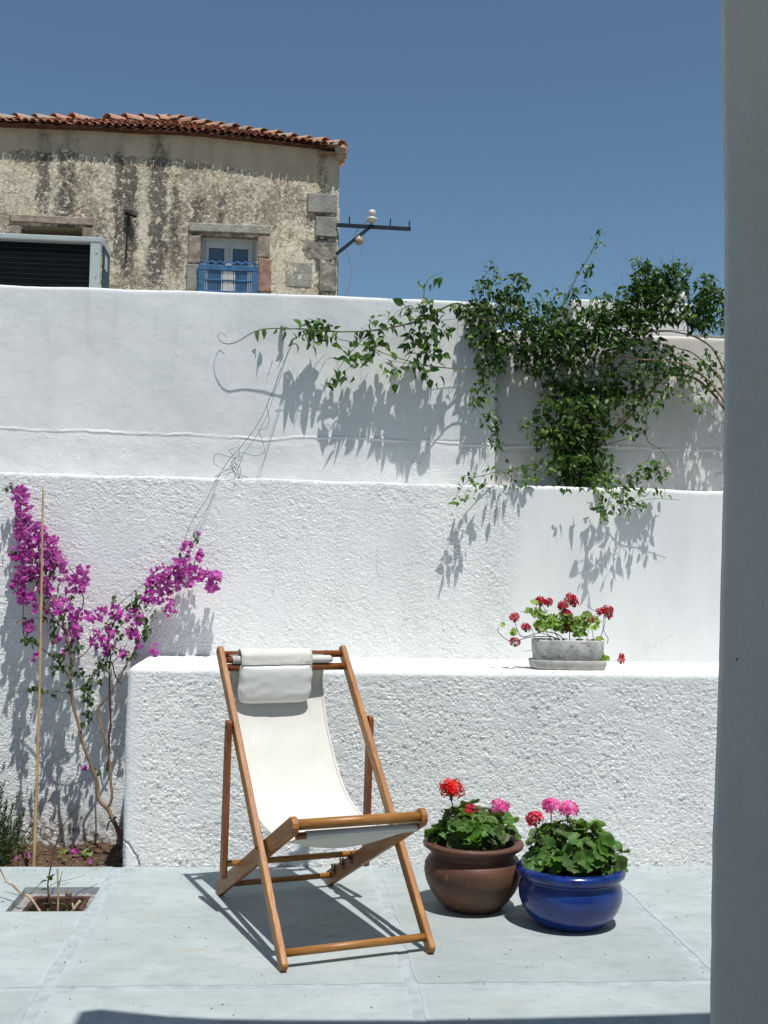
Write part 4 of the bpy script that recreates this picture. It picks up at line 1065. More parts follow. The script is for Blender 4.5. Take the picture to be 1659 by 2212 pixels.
vst([(1255, 1045), (1320, 1060), (1370, 1045), (1410, 1010), (1432, 985)], 6.85, 6.60, .004, .001, 'stem_g', .004)
vst([(1310, 1058), (1350, 1090), (1400, 1078), (1470, 1080)], 6.66, 6.60, .003, .001, 'stem_g', .004)
vst([(1400, 815), (1460, 845), (1510, 880), (1570, 920)], 6.68, 6.6, .003, .002, 'stem_g', .003)
vst([(1150, 790), (1190, 850), (1240, 900), (1300, 920)], 6.72, 6.72, .004, .002, 'stem_d')
GAPS = [(1404, 1480, 698, 727, .9), (1486, 1566, 704, 732, .55), (1228, 1322, 642, 674, .45), (1335, 1360, 640, 660, .5), (1140, 1230, 600, 650, .5), (1462, 1500, 630, 655, .8), (1330, 1400, 735, 755, .3)]
vst([(1570, 880), (1592, 930), (1612, 1000), (1622, 1062)], 6.62, 6.85, .012, .014, 'stem_b')
vst([(1566, 800), (1600, 850), (1625, 930), (1634, 1062)], 6.6, 6.88, .010, .012, 'stem_b')
vst([(1570, 820), (1610, 760), (1650, 740)], 6.62, 6.66, .005, .002, 'stem_b')
blobs = [ (1185, 640, 34, 20, 14, 6.72, .03, 0), (1205, 800, 56, 34, 46, 6.73, .07, 0), (1275, 800, 44, 34, 34, 6.73, .07, 0), (1195, 850, 34, 30, 24, 6.75, .06, 0), (1330, 800, 40, 26, 20, 6.72, .05, 0), (1345, 900, 36, 30, 14, 6.74, .05, 0), (1500, 690, 34, 20, 20, 6.68, .05, 0), (1480, 640, 24, 24, 20, 6.68, .05, 0), (1175, 960, 26, 40, 12, 6.78, .05, 1), (1440, 830, 40, 30, 16, 6.7, .05, 1), (1505, 860, 40, 30, 10, 6.66, .04, 1), (1600, 690, 44, 50, 80, 6.66, .06, 0), (1620, 780, 40, 50, 40, 6.66, .06, 0),  # x, y, rx, ry, n, Y, dY, pale
 (672, 708, 38, 22, 34, 6.82, .03, 0), (700, 722, 32, 26, 30, 6.82, .03, 0), (655, 738, 22, 14, 10, 6.83, .02, 1), (605, 708, 20, 8, 5, 6.88, .02, 0), (560, 712, 14, 8, 4, 6.9, .01, 1),
 (745, 785, 32, 34, 26, 6.84, .03, 0), (720, 825, 20, 10, 6, 6.85, .02, 0), (790, 735, 45, 24, 30, 6.80, .03, 0), (815, 705, 40, 22, 20, 6.80, .03, 0), (840, 690, 25, 18, 12, 6.79, .03, 0), (775, 765, 26, 22, 18, 6.82, .03, 1), (818, 750, 28, 22, 18, 6.8, .03, 1),
 (848, 800, 26, 30, 18, 6.82, .03, 1), (905, 668, 44, 26, 50, 6.76, .05, 0), (930, 700, 40, 34, 60, 6.76, .05, 0), (900, 740, 30, 30, 34, 6.78, .04, 0), (935, 760, 24, 34, 32, 6.78, .04, 0), (905, 790, 24, 28, 20, 6.8, .04, 0), (935, 815, 16, 14, 8, 6.8, .03, 1),
 (930, 605, 26, 16, 10, 6.75, .01, 0), (985, 660, 20, 10, 8, 6.74, .02, 0), (1010, 668, 22, 22, 18, 6.74, .04, 0),
 (1035, 700, 34, 50, 62, 6.74, .06, 0), (1050, 640, 34, 36, 40, 6.73, .05, 0), (1065, 590, 18, 26, 12, 6.74, .03, 0), (1115, 618, 28, 28, 26, 6.73, .03, 0), (1100, 660, 40, 30, 60, 6.73, .06, 0),
 (1120, 720, 66, 50, 150, 6.73, .09, 0), (1185, 700, 56, 50, 120, 6.73, .09, 0), (1230, 740, 56, 46, 120, 6.73, .08, 0), (1160, 775, 55, 34, 80, 6.74, .08, 0), (1060, 770, 36, 46, 60, 6.73, .06, 0), (1048, 840, 26, 30, 18, 6.72, .03, 1),
 (1270, 700, 50, 40, 90, 6.72, .08, 0), (1310, 670, 50, 34, 100, 6.72, .08, 0), (1340, 710, 50, 46, 110, 6.72, .08, 0), (1300, 740, 60, 34, 80, 6.72, .08, 0), (1375, 650, 46, 40, 120, 6.71, .07, 0), (1400, 610, 34, 40, 90, 6.71, .06, 0), (1385, 570, 20, 18, 18, 6.7, .03, 0),
 (1440, 620, 40, 46, 110, 6.70, .06, 0), (1465, 585, 26, 26, 34, 6.70, .04, 0), (1400, 690, 56, 30, 90, 6.71, .07, 0), (1440, 680, 36, 30, 46, 6.7, .06, 0), (1490, 665, 34, 26, 46, 6.68, .05, 1), (1535, 650, 30, 36, 80, 6.66, .05, 0), (1525, 615, 22, 24, 30, 6.66, .04, 0), (1520, 700, 34, 24, 44, 6.66, .05, 0),
 (1265, 600, 26, 36, 10, 6.71, .02, 0), (1235, 640, 16, 30, 16, 6.72, .03, 0), (1290, 520, 16, 26, 7, 6.70, .01, 1),
 (1400, 750, 40, 40, 40, 6.72, .05, 0), (1440, 780, 44, 34, 36, 6.70, .05, 0), (1390, 800, 50, 30, 40, 6.72, .05, 1), (1480, 800, 46, 28, 20, 6.68, .05, 1), (1540, 800, 26, 50, 24, 6.64, .04, 0), (1350, 840, 50, 26, 50, 6.74, .05, 0), (1300, 850, 50, 30, 60, 6.76, .06, 0),
 (1260, 880, 55, 44, 120, 6.78, .08, 0), (1225, 850, 46, 36, 60, 6.76, .07, 0), (1240, 950, 55, 50, 150, 6.80, .08, 0), (1280, 920, 46, 44, 80, 6.80, .07, 0), (1180, 900, 30, 40, 40, 6.78, .06, 0), (1215, 938, 42, 26, 60, 6.74, .03, 1), (1250, 1010, 46, 36, 120, 6.84, .07, 0), (1215, 1000, 32, 36, 50, 6.82, .06, 0),
 (1240, 1045, 42, 14, 40, 6.88, .04, 0), (1145, 920, 26, 20, 14, 6.76, .03, 1), (1300, 1005, 34, 40, 34, 6.82, .05, 0), (1390, 870, 40, 30, 24, 6.74, .04, 0), (1370, 925, 30, 20, 8, 6.74, .03, 0),
 (1020, 865, 16, 20, 5, 6.72, .02, 1), (1060, 905, 22, 20, 10, 6.72, .02, 0), (1068, 945, 18, 26, 10, 6.72, .02, 0),
 (1000, 1055, 30, 30, 18, 6.60, .03, 1), (1030, 1035, 30, 16, 10, 6.62, .03, 0), (1080, 1015, 40, 16, 14, 6.66, .03, 0), (1120, 1030, 34, 22, 26, 6.70, .03, 1), (1160, 1010, 34, 24, 24, 6.74, .03, 1), (985, 1082, 14, 12, 4, 6.58, .01, 1),
 (1310, 1050, 40, 26, 36, 6.70, .05, 1), (1360, 1050, 40, 26, 40, 6.64, .03, 1), (1320, 1090, 44, 26, 34, 6.60, .03, 0), (1405, 1015, 36, 20, 22, 6.62, .02, 1), (1290, 1110, 22, 14, 8, 6.58, .02, 0), (1370, 1090, 30, 20, 10, 6.6, .03, 0), (1430, 1050, 20, 30, 8, 6.6, .02, 1)]
shapes = [leaf_shape(.30, .12, .25), leaf_shape(.26, .30, .45), leaf_shape(.34, .08, .12), leaf_shape(.24, .2, .6)]
items = []; twigs = MB()
for (x, y, rx, ry, n, Y, dY, pale) in blobs:
    for i in range(int(n*(.84 if x < 1000 else 1.15 if y > 1035 or (x < 1200 and y > 990) else 2.9))):
        # leaves sit in small clumps, so that gaps remain between them
        an = random.uniform(0, 6.283); rr = math.sqrt(random.random()); jx = rx*rr*math.cos(an); jy = ry*rr*math.sin(an)
        yy = Y+random.gauss(0, dY*(.6 if x < 1000 else .6)); 
        X_, Y_ = x+jx, y+jy
        if any(a0 < X_ < a1 and b0 < Y_ < b1 and random.random() < pr0 for a0, a1, b0, b1, pr0 in GAPS): continue
        yy += 0 if Y_ > 985 else (.08 if X_ < 1000 else .19 if Y_ < 860 else .10)
        c = at(X_, Y_, min(yy, (6.985 if X_ < 1085 else 7.04) if Y_ < 1040 else 6.66))
        if y+jy > 1035 and yy > 6.66: c = at(x+jx, y+jy, 6.64 if y+jy > 1052 else min(yy, 6.95))
        d = Vector((random.gauss(0, .8), random.gauss(-.35, .5), random.gauss(-.45, .55)))
        sz = random.uniform(.036, .072)*(1.12 if x < 1000 else .74)*(.75 if y < 600 else 1)
        mt = Matrix.Translation(c) @ rot_to(d, random.gauss(0, .7)) @ Matrix.Scale(sz, 4)
        pl = 1 if random.random() < (.62 if pale else .12) else 0
        items.append((mt, random.randrange(4), pl, sz*2-abs(c.y-6.55)*.08+random.uniform(0, .03)))
        if i % 5 == 0:
            e = c+Vector((random.gauss(0, .03), random.gauss(0, .02)+.02, random.gauss(.0, .035)))
            if e.y < 6.99: twigs.tube([c, (c+e)/2+Vector((random.gauss(0, .004), 0, .004)), e], .0012, 3, False)
scatter(items, shapes, [M['leaf'], M['leaf_pale']], vine, 'leaf', 'foliage', 300)
tag(obj('twigs', twigs, M['stem_g'], vine), kind='stuff')

wiremat = simple('galvanised_wire', (.10, .11, .10), .5); gwire = simple('green_coated_wire', (.05, .13, .11), .5)
for lab, pts in (('thin upper trellis wire stretched along the tall wall', [(620, 709), (760, 717), (1000, 688), (1130, 708), (1350, 712), (1600, 716)]), ('thin lower trellis wire stretched along the tall wall through the vine', [(840, 779), (1008, 798), (1310, 794), (1600, 799)])):
    q = twist(D3(pts, 6.86, 6.90), .002, 6, 4); m = MB(); m.tube(q, .0014, 4); tag(obj('trellis_wire', m, wiremat, origin=q[0]), lab, 'wire', 'trellis wires')
q = twist(D3([(633, 735), (610, 790), (587, 849), (571, 888), (547, 931), (516, 970), (493, 997), (465, 1040), (446, 1079), (423, 1112), (404, 1150), (390, 1197), (345, 1290), (286, 1366)], 6.90, 6.55), .004, 6, 2)
m = MB(); m.tube(q, .0016, 5)
q2 = twist(D3([(628, 745), (618, 775), (600, 830), (578, 868), (582, 905), (575, 925), (558, 930), (566, 950), (570, 975), (552, 985), (522, 978), (508, 992), (512, 1005)], 6.92, 6.70), .006, 6, 9); m.tube(q2, .0015, 5)
q3 = twist(D3([(505, 985), (495, 972), (515, 968), (512, 990), (470, 980), (463, 1000), (490, 1015), (500, 1005), (512, 1030), (535, 1032), (505, 1020), (503, 1000), (520, 1012), (516, 1034), (512, 1010), (478, 1022), (465, 1030), (485, 1025), (510, 1015), (500, 998), (524, 985), (520, 1000), (505, 1036)], 6.78, 6.70), .004, 6, 5); m.tube(q3, .0015, 5)
q4 = twist(D3([(633, 740), (600, 820), (575, 905), (540, 960), (512, 1000), (470, 1060), (440, 1110), (412, 1165), (395, 1195)], 6.93, 6.62), .010, 6, 12); m.tube(q4, .0011, 4)
tag(obj('tie_wire', m, gwire, origin=q[0]), 'tangled green tie wire hanging down the wall to the bougainvillea', 'wire')

# ------------------------------------------------------------------ BOUGAINVILLEA
bg_ = thing('bougainvillea', 'bougainvillea with magenta bracts climbing the wall on two leggy stems', 'plant', (-.86, 6.35, -.08))
def bY(x, y):
    """how far out the plant stands: close to the wall at its top, further out lower down"""
    t = min(1, max(0, (y-1070)/380)); Y = 6.635-.125*t
    if x > 330: Y = max(Y, 6.59)
    if y > 1500: Y -= min(.12, (y-1500)/2400)
    return Y
def bst(pts, Y0, Y1, r0, r1, mat='stem_b', amp=.006): return stem([at(x, y, bY(x, y)) for x, y in pts], r0, r1, M[mat], bg_, amp, seed=len(pts)+int(pts[0][0]))
bst([(268, 1850), (262, 1808), (243, 1772), (233, 1748), (214, 1726), (209, 1687), (198, 1658), (177, 1599), (168, 1560), (156, 1516), (151, 1464), (153, 1421), (143, 1366), (120, 1300), (98, 1268), (75, 1200), (65, 1171), (50, 1120), (40, 1070), (20, 1044)], 6.42, 6.50, .013, .003)
bst([(233, 1748), (241, 1726), (238, 1690), (237, 1648), (226, 1592), (215, 1561), (213, 1529), (241, 1493), (262, 1455), (277, 1428), (299, 1392), (320, 1340)], 6.42, 6.50, .008, .004)
bst([(300, 1390), (293, 1330), (310, 1290), (340, 1262), (374, 1236), (407, 1190), (426, 1151)], 6.50, 6.56, .004, .0015, 'stem_d')
bst([(345, 1290), (400, 1262), (440, 1256), (488, 1248)], 6.52, 6.58, .003, .001, 'stem_d')
bst([(232, 1665), (236, 1600), (238, 1542), (236, 1447), (239, 1415), (232, 1382), (255, 1330), (300, 1290)], 6.44, 6.48, .006, .003, 'stem_d')
bst([(241, 1430), (250, 1460), (262, 1478)], 6.46, 6.46, .004, .003, 'stem_d')
bst([(192, 1580), (190, 1529), (195, 1480), (215, 1441), (228, 1420), (250, 1380)], 6.42, 6.44, .003, .001, 'stem_g')
bst([(59, 1490), (100, 1492), (152, 1495), (185, 1480), (200, 1462)], 6.40, 6.44, .002, .002, 'stem_g')
bst([(52, 1376), (75, 1392), (94, 1405), (124, 1428), (150, 1462)], 6.44, 6.46, .003, .004, 'stem_d')
bst([(52, 1300), (49, 1340), (52, 1376)], 6.44, 6.44, .002, .003, 'stem_d')
bst([(152, 1460), (200, 1458), (235, 1440), (262, 1410), (275, 1390)], 6.46, 6.46, .003, .002, 'stem_d')
bst([(153, 1425), (185, 1410), (215, 1370), (240, 1330), (262, 1300), (310, 1262), (330, 1240)], 6.46, 6.5, .003, .0015, 'stem_g')
bst([(145, 1370), (100, 1310), (70, 1240), (60, 1190)], 6.46, 6.5, .004, .002, 'stem_d')
bst([(152, 1420), (160, 1350), (180, 1300), (170, 1260), (150, 1225)], 6.46, 6.48, .004, .002, 'stem_d')
bst([(205, 1668), (188, 1662), (186, 1658)], 6.42, 6.41, .0015, .001, 'stem_d')
bb = [(44, 1068, 18, 20, 34), (50, 1100, 18, 20, 30), (52, 1135, 20, 18, 22), (68, 1150, 32, 22, 40), (75, 1180, 40, 26, 55), (105, 1180, 25, 26, 35), (45, 1195, 22, 22, 26), (75, 1215, 44, 22, 46), (112, 1205, 18, 22, 24), (60, 1240, 26, 20, 22), (90, 1240, 26, 20, 20),
      (38, 1265, 15, 22, 18), (55, 1285, 18, 20, 20), (98, 1268, 14, 20, 12), (130, 1215, 14, 20, 14), (140, 1245, 10, 18, 9), (175, 1248, 18, 28, 36), (165, 1270, 22, 14, 14), (105, 1275, 12, 12, 8),
      (130, 1310, 22, 18, 26), (100, 1320, 8, 8, 4), (63, 1350, 12, 20, 15), (76, 1310, 8, 14, 5), (160, 1325, 20, 15, 14), (155, 1365, 20, 22, 22), (120, 1385, 10, 12, 7), (76, 1412, 6, 14, 4), (138, 1405, 6, 6, 2),
      (195, 1332, 16, 10, 8), (215, 1325, 14, 14, 10), (245, 1318, 16, 16, 12), (262, 1330, 12, 16, 7), (212, 1380, 20, 20, 22), (232, 1402, 14, 14, 9), (262, 1408, 10, 10, 6), (240, 1365, 12, 14, 9), (290, 1330, 16, 22, 18), (285, 1365, 16, 18, 8), (300, 1392, 12, 10, 5), (333, 1402, 9, 14, 7),
      (320, 1290, 14, 16, 14), (330, 1262, 18, 18, 18), (345, 1285, 22, 16, 22), (350, 1240, 22, 20, 28), (370, 1262, 24, 22, 32), (385, 1230, 20, 18, 22), (405, 1182, 12, 14, 12), (392, 1210, 16, 12, 12), (430, 1205, 9, 13, 8), (415, 1235, 22, 14, 20), (408, 1258, 16, 10, 10), (440, 1242, 20, 14, 20), (462, 1250, 16, 18, 24), (455, 1272, 16, 10, 8), (370, 1318, 10, 14, 8), (365, 1300, 8, 8, 3), (427, 1152, 4, 4, 2), (186, 1658, 3, 4, 2), (262, 1800, 5, 7, 2)]
bv, bf = leaf_shape(.46, .22, .05, 5)
def bract_shape(op, tw):
    vs = []; fs = []
    for j in range(3):
        m_ = Matrix.Rotation(2*math.pi*j/3+tw, 4, 'Z') @ Matrix.Rotation(op+.15*math.sin(j*2.1), 4, 'X')
        n = len(vs); vs += [tuple(m_ @ Vector(v)) for v in bv]; fs += [tuple(i+n for i in f) for f in bf]
    return vs, fs
bsh = [bract_shape(.75, 0), bract_shape(.45, .4), bract_shape(1.0, .8), bract_shape(.15, .2)]
items = []
for (x, y, rx, ry, n) in bb:
    for i in range(int(n*1.25)):
        an = random.uniform(0, 6.283); rr = math.sqrt(random.random()); px = x+rx*rr*math.cos(an); py = y+ry*rr*math.sin(an)
        c = at(px, py, min(6.68, bY(px, py)+random.gauss(0, .03)))
        d = Vector((random.gauss(0, .7), random.gauss(-.55, .5), random.gauss(0, .6))).normalized()
        mt = Matrix.Translation(c) @ d.to_track_quat('Z', 'Y').to_matrix().to_4x4() @ Matrix.Rotation(random.uniform(0, 6), 4, 'Z') @ Matrix.Scale(random.uniform(.019, .030), 4)
        items.append((mt, random.randrange(4), 0, -c.y+random.uniform(0, .02)))
scatter(items, bsh, [M['bract']], bg_, 'bract', 'bracts', 300)
lb = [(112, 1225, 14, 16, 14), (100, 1300, 14, 16, 10), (110, 1210, 6, 6, 4), (42, 1270, 10, 12, 5), (85, 1250, 30, 10, 6), (108, 1330, 20, 20, 12), (150, 1290, 14, 10, 6), (120, 1360, 20, 24, 20), (60, 1345, 10, 12, 5), (58, 1378, 10, 8, 9), (75, 1385, 14, 8, 8), (125, 1420, 18, 14, 22), (160, 1395, 20, 14, 16), (150, 1430, 26, 10, 10),
      (125, 1440, 20, 12, 14), (250, 1350, 20, 24, 16), (300, 1355, 24, 28, 26), (318, 1350, 12, 30, 14), (285, 1310, 14, 14, 10), (305, 1300, 12, 14, 12), (290, 1285, 10, 8, 6), (250, 1290, 8, 10, 4), (240, 1400, 14, 16, 14), (225, 1430, 14, 14, 12), (280, 1410, 16, 16, 12), (255, 1370, 14, 12, 8), (215, 1445, 14, 14, 12), (205, 1470, 10, 12, 8),
      (188, 1490, 12, 14, 14), (190, 1515, 14, 14, 14), (190, 1545, 10, 12, 8), (70, 1488, 14, 6, 8), (90, 1492, 8, 8, 4), (120, 1495, 8, 8, 4), (150, 1485, 8, 10, 4), (178, 1560, 4, 4, 1), (210, 1664, 6, 6, 4), (425, 1160, 6, 12, 8), (20, 1052, 10, 8, 6), (330, 1330, 10, 16, 6), (345, 1265, 30, 20, 14), (400, 1215, 20, 20, 6), (175, 1450, 20, 8, 6), (140, 1340, 18, 16, 12), (30, 1195, 6, 8, 3)]
items = []
for (x, y, rx, ry, n) in lb:
    for i in range(n+2):
        an = random.uniform(0, 6.283); rr = math.sqrt(random.random()); c = at(x+rx*rr*math.cos(an), y+ry*rr*math.sin(an), min(6.68, bY(x, y)+random.gauss(0, .025)))
        d = Vector((random.gauss(0, .7), random.gauss(-.4, .4), random.gauss(-.5, .5)))
        items.append((Matrix.Translation(c) @ rot_to(d, random.gauss(0, .8)) @ Matrix.Scale(random.uniform(.022, .040), 4), random.randrange(2), 0, 1))
scatter(items, [leaf_shape(.38, .1, .2), leaf_shape(.36, .2, .4)], [M['bleaf']], bg_, 'leaf', 'foliage', 300)
ylw = simple('yellow_leaf', (.62, .56, .06), .6)
m = MB(); mt = Matrix.Translation(at(37, 1348, 6.45)) @ rot_to(Vector((.4, -.4, 1)), .4) @ Matrix.Scale(.042, 4); m.add(*leaf_shape(.3, .1, .2), mt); obj('yellow_leaf', m, ylw, bg_, True)
m = MB(); c = at(243, 1770, bY(243, 1770)-.012); m.tube([c+Vector((-.02, 0, .01)), c+Vector((0, -.012, 0)), c+Vector((.02, 0, .012)), c+Vector((0, .014, .005)), c+Vector((-.02, 0, -.02)), c+Vector((-.03, 0, -.06))], .004, 5); obj('tie', m, simple('black_tie', (.02, .02, .02), .6), bg_)

# bamboo cane
a = at(73, 1866, 5.99); a.z = -.09; b = at(95, 1050, 6.52); cane = MB(); pts = []; rad = []
nn = 60
for i in range(nn+1):
    t = i/nn; q = a.lerp(b, t)+Vector((.006*math.sin(t*4), 0, 0)); f = (t*7.3) % 1
    pts.append(q); rad.append((.0095-.0042*t)*(1.18 if f < .03 or f > .97 else 1))
cane.tube(pts, rad, 8)
kb = N('bamboo'); p = kb.wpos(); z_ = kb.xyz(p)[2]
kb.color(kb.mix(kb.mr(kb.noise(kb.map(p, (8, 8, .8)), 6, 4), .35, .65), (.40, .27, .12), (.28, .20, .11))).rough(.5)
tag(obj('bamboo_cane', cane, kb.m, origin=a, smooth=True), 'tall thin bamboo cane leaning on the wall among the magenta bracts', 'cane')

# rosemary clump at the left edge
ro = thing('rosemary_bush', 'bushy green rosemary clump growing in the soil bed at the left edge', 'plant', (-1.62, 6.25, -.08))
items = []; stems = MB()
for i in range(190):
    x0 = random.uniform(-1.85, -1.38); y0 = random.uniform(6.05, 6.45); H_ = random.uniform(.14, .44)*(1 if x0 < -1.46 else .6)
    base_ = Vector((x0*.6-1.60*.4, y0, -.08)); tip = Vector((x0+random.gauss(0, .05), y0+random.gauss(-.03, .05), -.08+H_)); mid = (base_+tip)/2+Vector((random.gauss(0, .015), 0, 0))
    pl = [base_.lerp(mid, t) if t < 1 else mid for t in (0, .5, 1)]+[mid.lerp(tip, .5), tip]; stems.tube(pl, taper(5, .003, .001), 4)
    for j in range(int(H_*170)):
        t = random.uniform(.15, 1); q = base_.lerp(mid, t*2) if t < .5 else mid.lerp(tip, t*2-1)
        d = Vector((random.gauss(0, .7), random.gauss(0, .7), random.uniform(.5, 1.4)))
        items.append((Matrix.Translation(q) @ rot_to(d, random.uniform(0, 6)) @ Matrix.Scale(random.uniform(.022, .040), 4), 0, 0, random.random()))
scatter(items, [leaf_shape(.10, .1, .1, 3)], [M['rosem']], ro, 'needle', 'needles', 0)
tag(obj('stems', stems, M['stem_g'], ro), kind='stuff')
def ground_at(x, y, z):
    d = _f + _R*(x-CX)/FPX + _U*(CY-y)/FPX; t = (z-EYE)/d[2]
    return Vector((d[0]*t, d[1]*t, z))
# weeds and fallen bracts in the bed
for (x, y, nL, lab) in ((135, 1862, 16, 'small green weed beside the fallen bracts left of the bougainvillea base'), (186, 1862, 18, 'second small green weed, right of the cut stem in the soil bed'), (8, 1864, 10, 'small weed below the rosemary at the paving edge'), (300*.85, 1866, 8, 'small weed in the shaded corner beside the low wall')):
    c = ground_at(x, y-4, -.078); w = thing('weed', lab, 'weed', tuple(c), 0, 'weeds in the soil bed')
    for i in range(nL):
        d = Vector((random.gauss(0, 1), random.gauss(0, .8), random.uniform(.3, 1.3))); q = c+Vector((random.gauss(0, .012), random.gauss(0, .01), random.uniform(0, .04)))
        if i == 0: wm = mesh_of('weed_leaf', MB().add(*leaf_shape(.30, .1, .3)), M['gleaf2'], True)
        inst('leaf', wm, Matrix.Translation(q) @ rot_to(d, random.gauss(0, .5)) @ Matrix.Scale(random.uniform(.02, .04), 4), w)
for (x, y, lab) in ((57, 1856, 'fallen magenta bract lying left of the bamboo cane foot'), (30, 1860, 'fallen magenta bract lying under the rosemary edge'), (155, 1847, 'pair of fallen magenta bracts on the soil in front of the pit stem'), (262, 1855, 'fallen magenta bract lying near the shaded low wall corner'), (190, 1869, 'pale fallen bract at the edge of the paving')):
    c = ground_at(x, y, -.066); m = MB()
    for i in range(2 if 'pair' in lab else 1): m.add(*bsh[i], Matrix.Translation(c+Vector((i*.028, 0, .012))) @ Euler((random.uniform(-.6, .6), .5, i*2)).to_matrix().to_4x4() @ Matrix.Scale(.028, 4))
    tag(obj('fallen_bract', m, M['bract'], origin=c), lab, 'petal', 'fallen bracts in the soil bed')
m = MB()
for i in range(260):
    x = random.uniform(-2.2, -.82); y = random.uniform(5.93, 6.66); m.blob((x, y, -.07+.012*random.random()), random.uniform(.004, .014), (1, 1, .6), 6, .25)
tag(obj('soil_crumbs', m, simple('mixed_crumbs', (.26, .19, .13), .95, .4, 60)), 'loose crumbs of soil and gravel scattered over the flower bed', 'gravel', kind='stuff')

# cuttings planted in the pit
cu = thing('pit_cuttings', 'sparse woody cuttings with a few leaves growing from the paving pit', 'plant', (-1.02, 5.33, -.21))
zb_ = lambda x, y: (x*.20494/1.3888, (2560+y*.20503)/1.3888)
def cst(pts, Y0, Y1, r0, r1, mat): return stem([at(*zb_(x, y), Y0+(Y1-Y0)*i/(len(pts)-1)) for i, (x, y) in enumerate(pts)], r0, r1, M[mat], cu, .003)
M['stem_p'] = simple('pale_cutting', (.46, .36, .23), .85, .25, 30)
cst([(600, 870), (430, 630), (320, 600), (180, 460), (120, 430), (30, 300), (-40, 120)], 5.22, 5.36, .0065, .003, 'stem_p')
cst([(850, 1000), (850, 860), (855, 500), (840, 220)], 5.25, 5.28, .0055, .0045, 'stem_p')
cst([(1040, 960), (1070, 830), (1180, 690)], 5.20, 5.24, .008, .008, 'stem_p'); cst([(1075, 830), (1055, 730)], 5.21, 5.22, .004, .004, 'stem_p')
cst([(715, 1000), (708, 620), (705, 440), (740, 200), (765, 60), (900, -350), (1100, -650), (1160, -760)], 5.30, 5.50, .0042, .0016, 'stem_d')
cst([(420, 600), (500, 530), (600, 440), (650, 400)], 5.28, 5.30, .002, .001, 'stem_g'); cst([(720, 490), (830, 430), (1000, 390), (1260, 320)], 5.3, 5.45, .0014, .0007, 'stem_d')
cst([(1050, 690), (1100, 620), (1200, 550), (1340, 490), (1430, 440)], 5.22, 5.34, .0018, .0009, 'stem_d'); cst([(870, 470), (890, 350), (915, 260)], 5.28, 5.3, .002, .001, 'stem_d')
cst([(270, 610), (160, 590), (50, 570)], 5.3, 5.2, .0015, .0007, 'stem_d')
lsh = mesh_of('cutting_leaf', MB().add(*leaf_shape(.42, .1, .3)), M['bleaf'], True)
for (x, y, sz, d) in ((740, 400, .034, (-.2, -.5, .9)), (700, 400, .030, (-.9, -.4, .1)), (690, 530, .026, (-1, -.2, .2)), (745, 365, .028, (.4, -.3, .9)), (700, 740, .022, (-1, -.3, .3)), (740, 730, .024, (1, -.3, .3)), (1000, 780, .026, (-1, -.4, .5)), (1040, 790, .03, (.3, -.6, .4)), (1000, 750, .028, (.6, -.2, .7)), (960, 760, .024, (-.9, -.2, .6)), (100, 430, .016, (-1, 0, .4)), (425, 610, .02, (.5, -.3, .6)), (390, 600, .02, (-.6, -.3, .5)), (1030, 800, .03, (-.2, -.7, -.3)), (715, 800, .02, (-.2, -.6, -.6))):
    c = at(*zb_(x, y), 5.27); inst('leaf', lsh, Matrix.Translation(c) @ rot_to(Vector(d), 0) @ Matrix.Scale(sz*1.2, 4), cu)

# ------------------------------------------------------------------ GERANIUM POTS
def ger_leaf(seed, ruf=.10):
    g_ = random.Random(seed); n = 20; vs = [(0, 0, 0)]; fs = []; at_ = [0.0]; rings = (.3, .62, .85, 1.0)
    ph = g_.uniform(0, 6); cup = g_.uniform(.05, .35)
    for r in rings:
        for j in range(n):
            an = math.radians(20)+math.radians(320)*j/(n-1)-math.pi/2
            sc = 1+.07*math.cos(j*math.pi*1.0)*(r > .8)+.08*math.cos(an*2.5+ph)*r
            z = cup*r*r+ruf*r*r*math.sin(an*3.5+ph)+.05*r*(j % 2)
            vs.append((r*sc*math.cos(an), r*sc*math.sin(an), z)); at_.append(r)
    for j in range(n-1):
        fs.append((0, 1+j, 2+j))
        for k_ in range(len(rings)-1): a = 1+k_*n+j; fs.append((a, a+n, a+n+1, a+1))
    return vs, fs, at_
gsh = [ger_leaf(i, .10+.05*(i % 3)) for i in range(6)]
def floret_shape():
    vs = []; fs = []
    for k_ in range(5):
        a = 2*math.pi*k_/5+.1*k_; ca, sa = math.cos(a), math.sin(a); n = len(vs)
        for (r, w, z) in ((0.05, .0, 0), (.45, -.24, .10), (.5, .24, .16), (.9, -.34, .02), (.92, .34, .08), (1.08, 0, -.06)):
            vs.append((r*ca-w*sa, r*sa+w*ca, z+.15*r))
        fs += [(n, n+1, n+2), (n+1, n+3, n+4, n+2), (n+3, n+5, n+4)]
    return vs, fs
flv, flf = floret_shape()
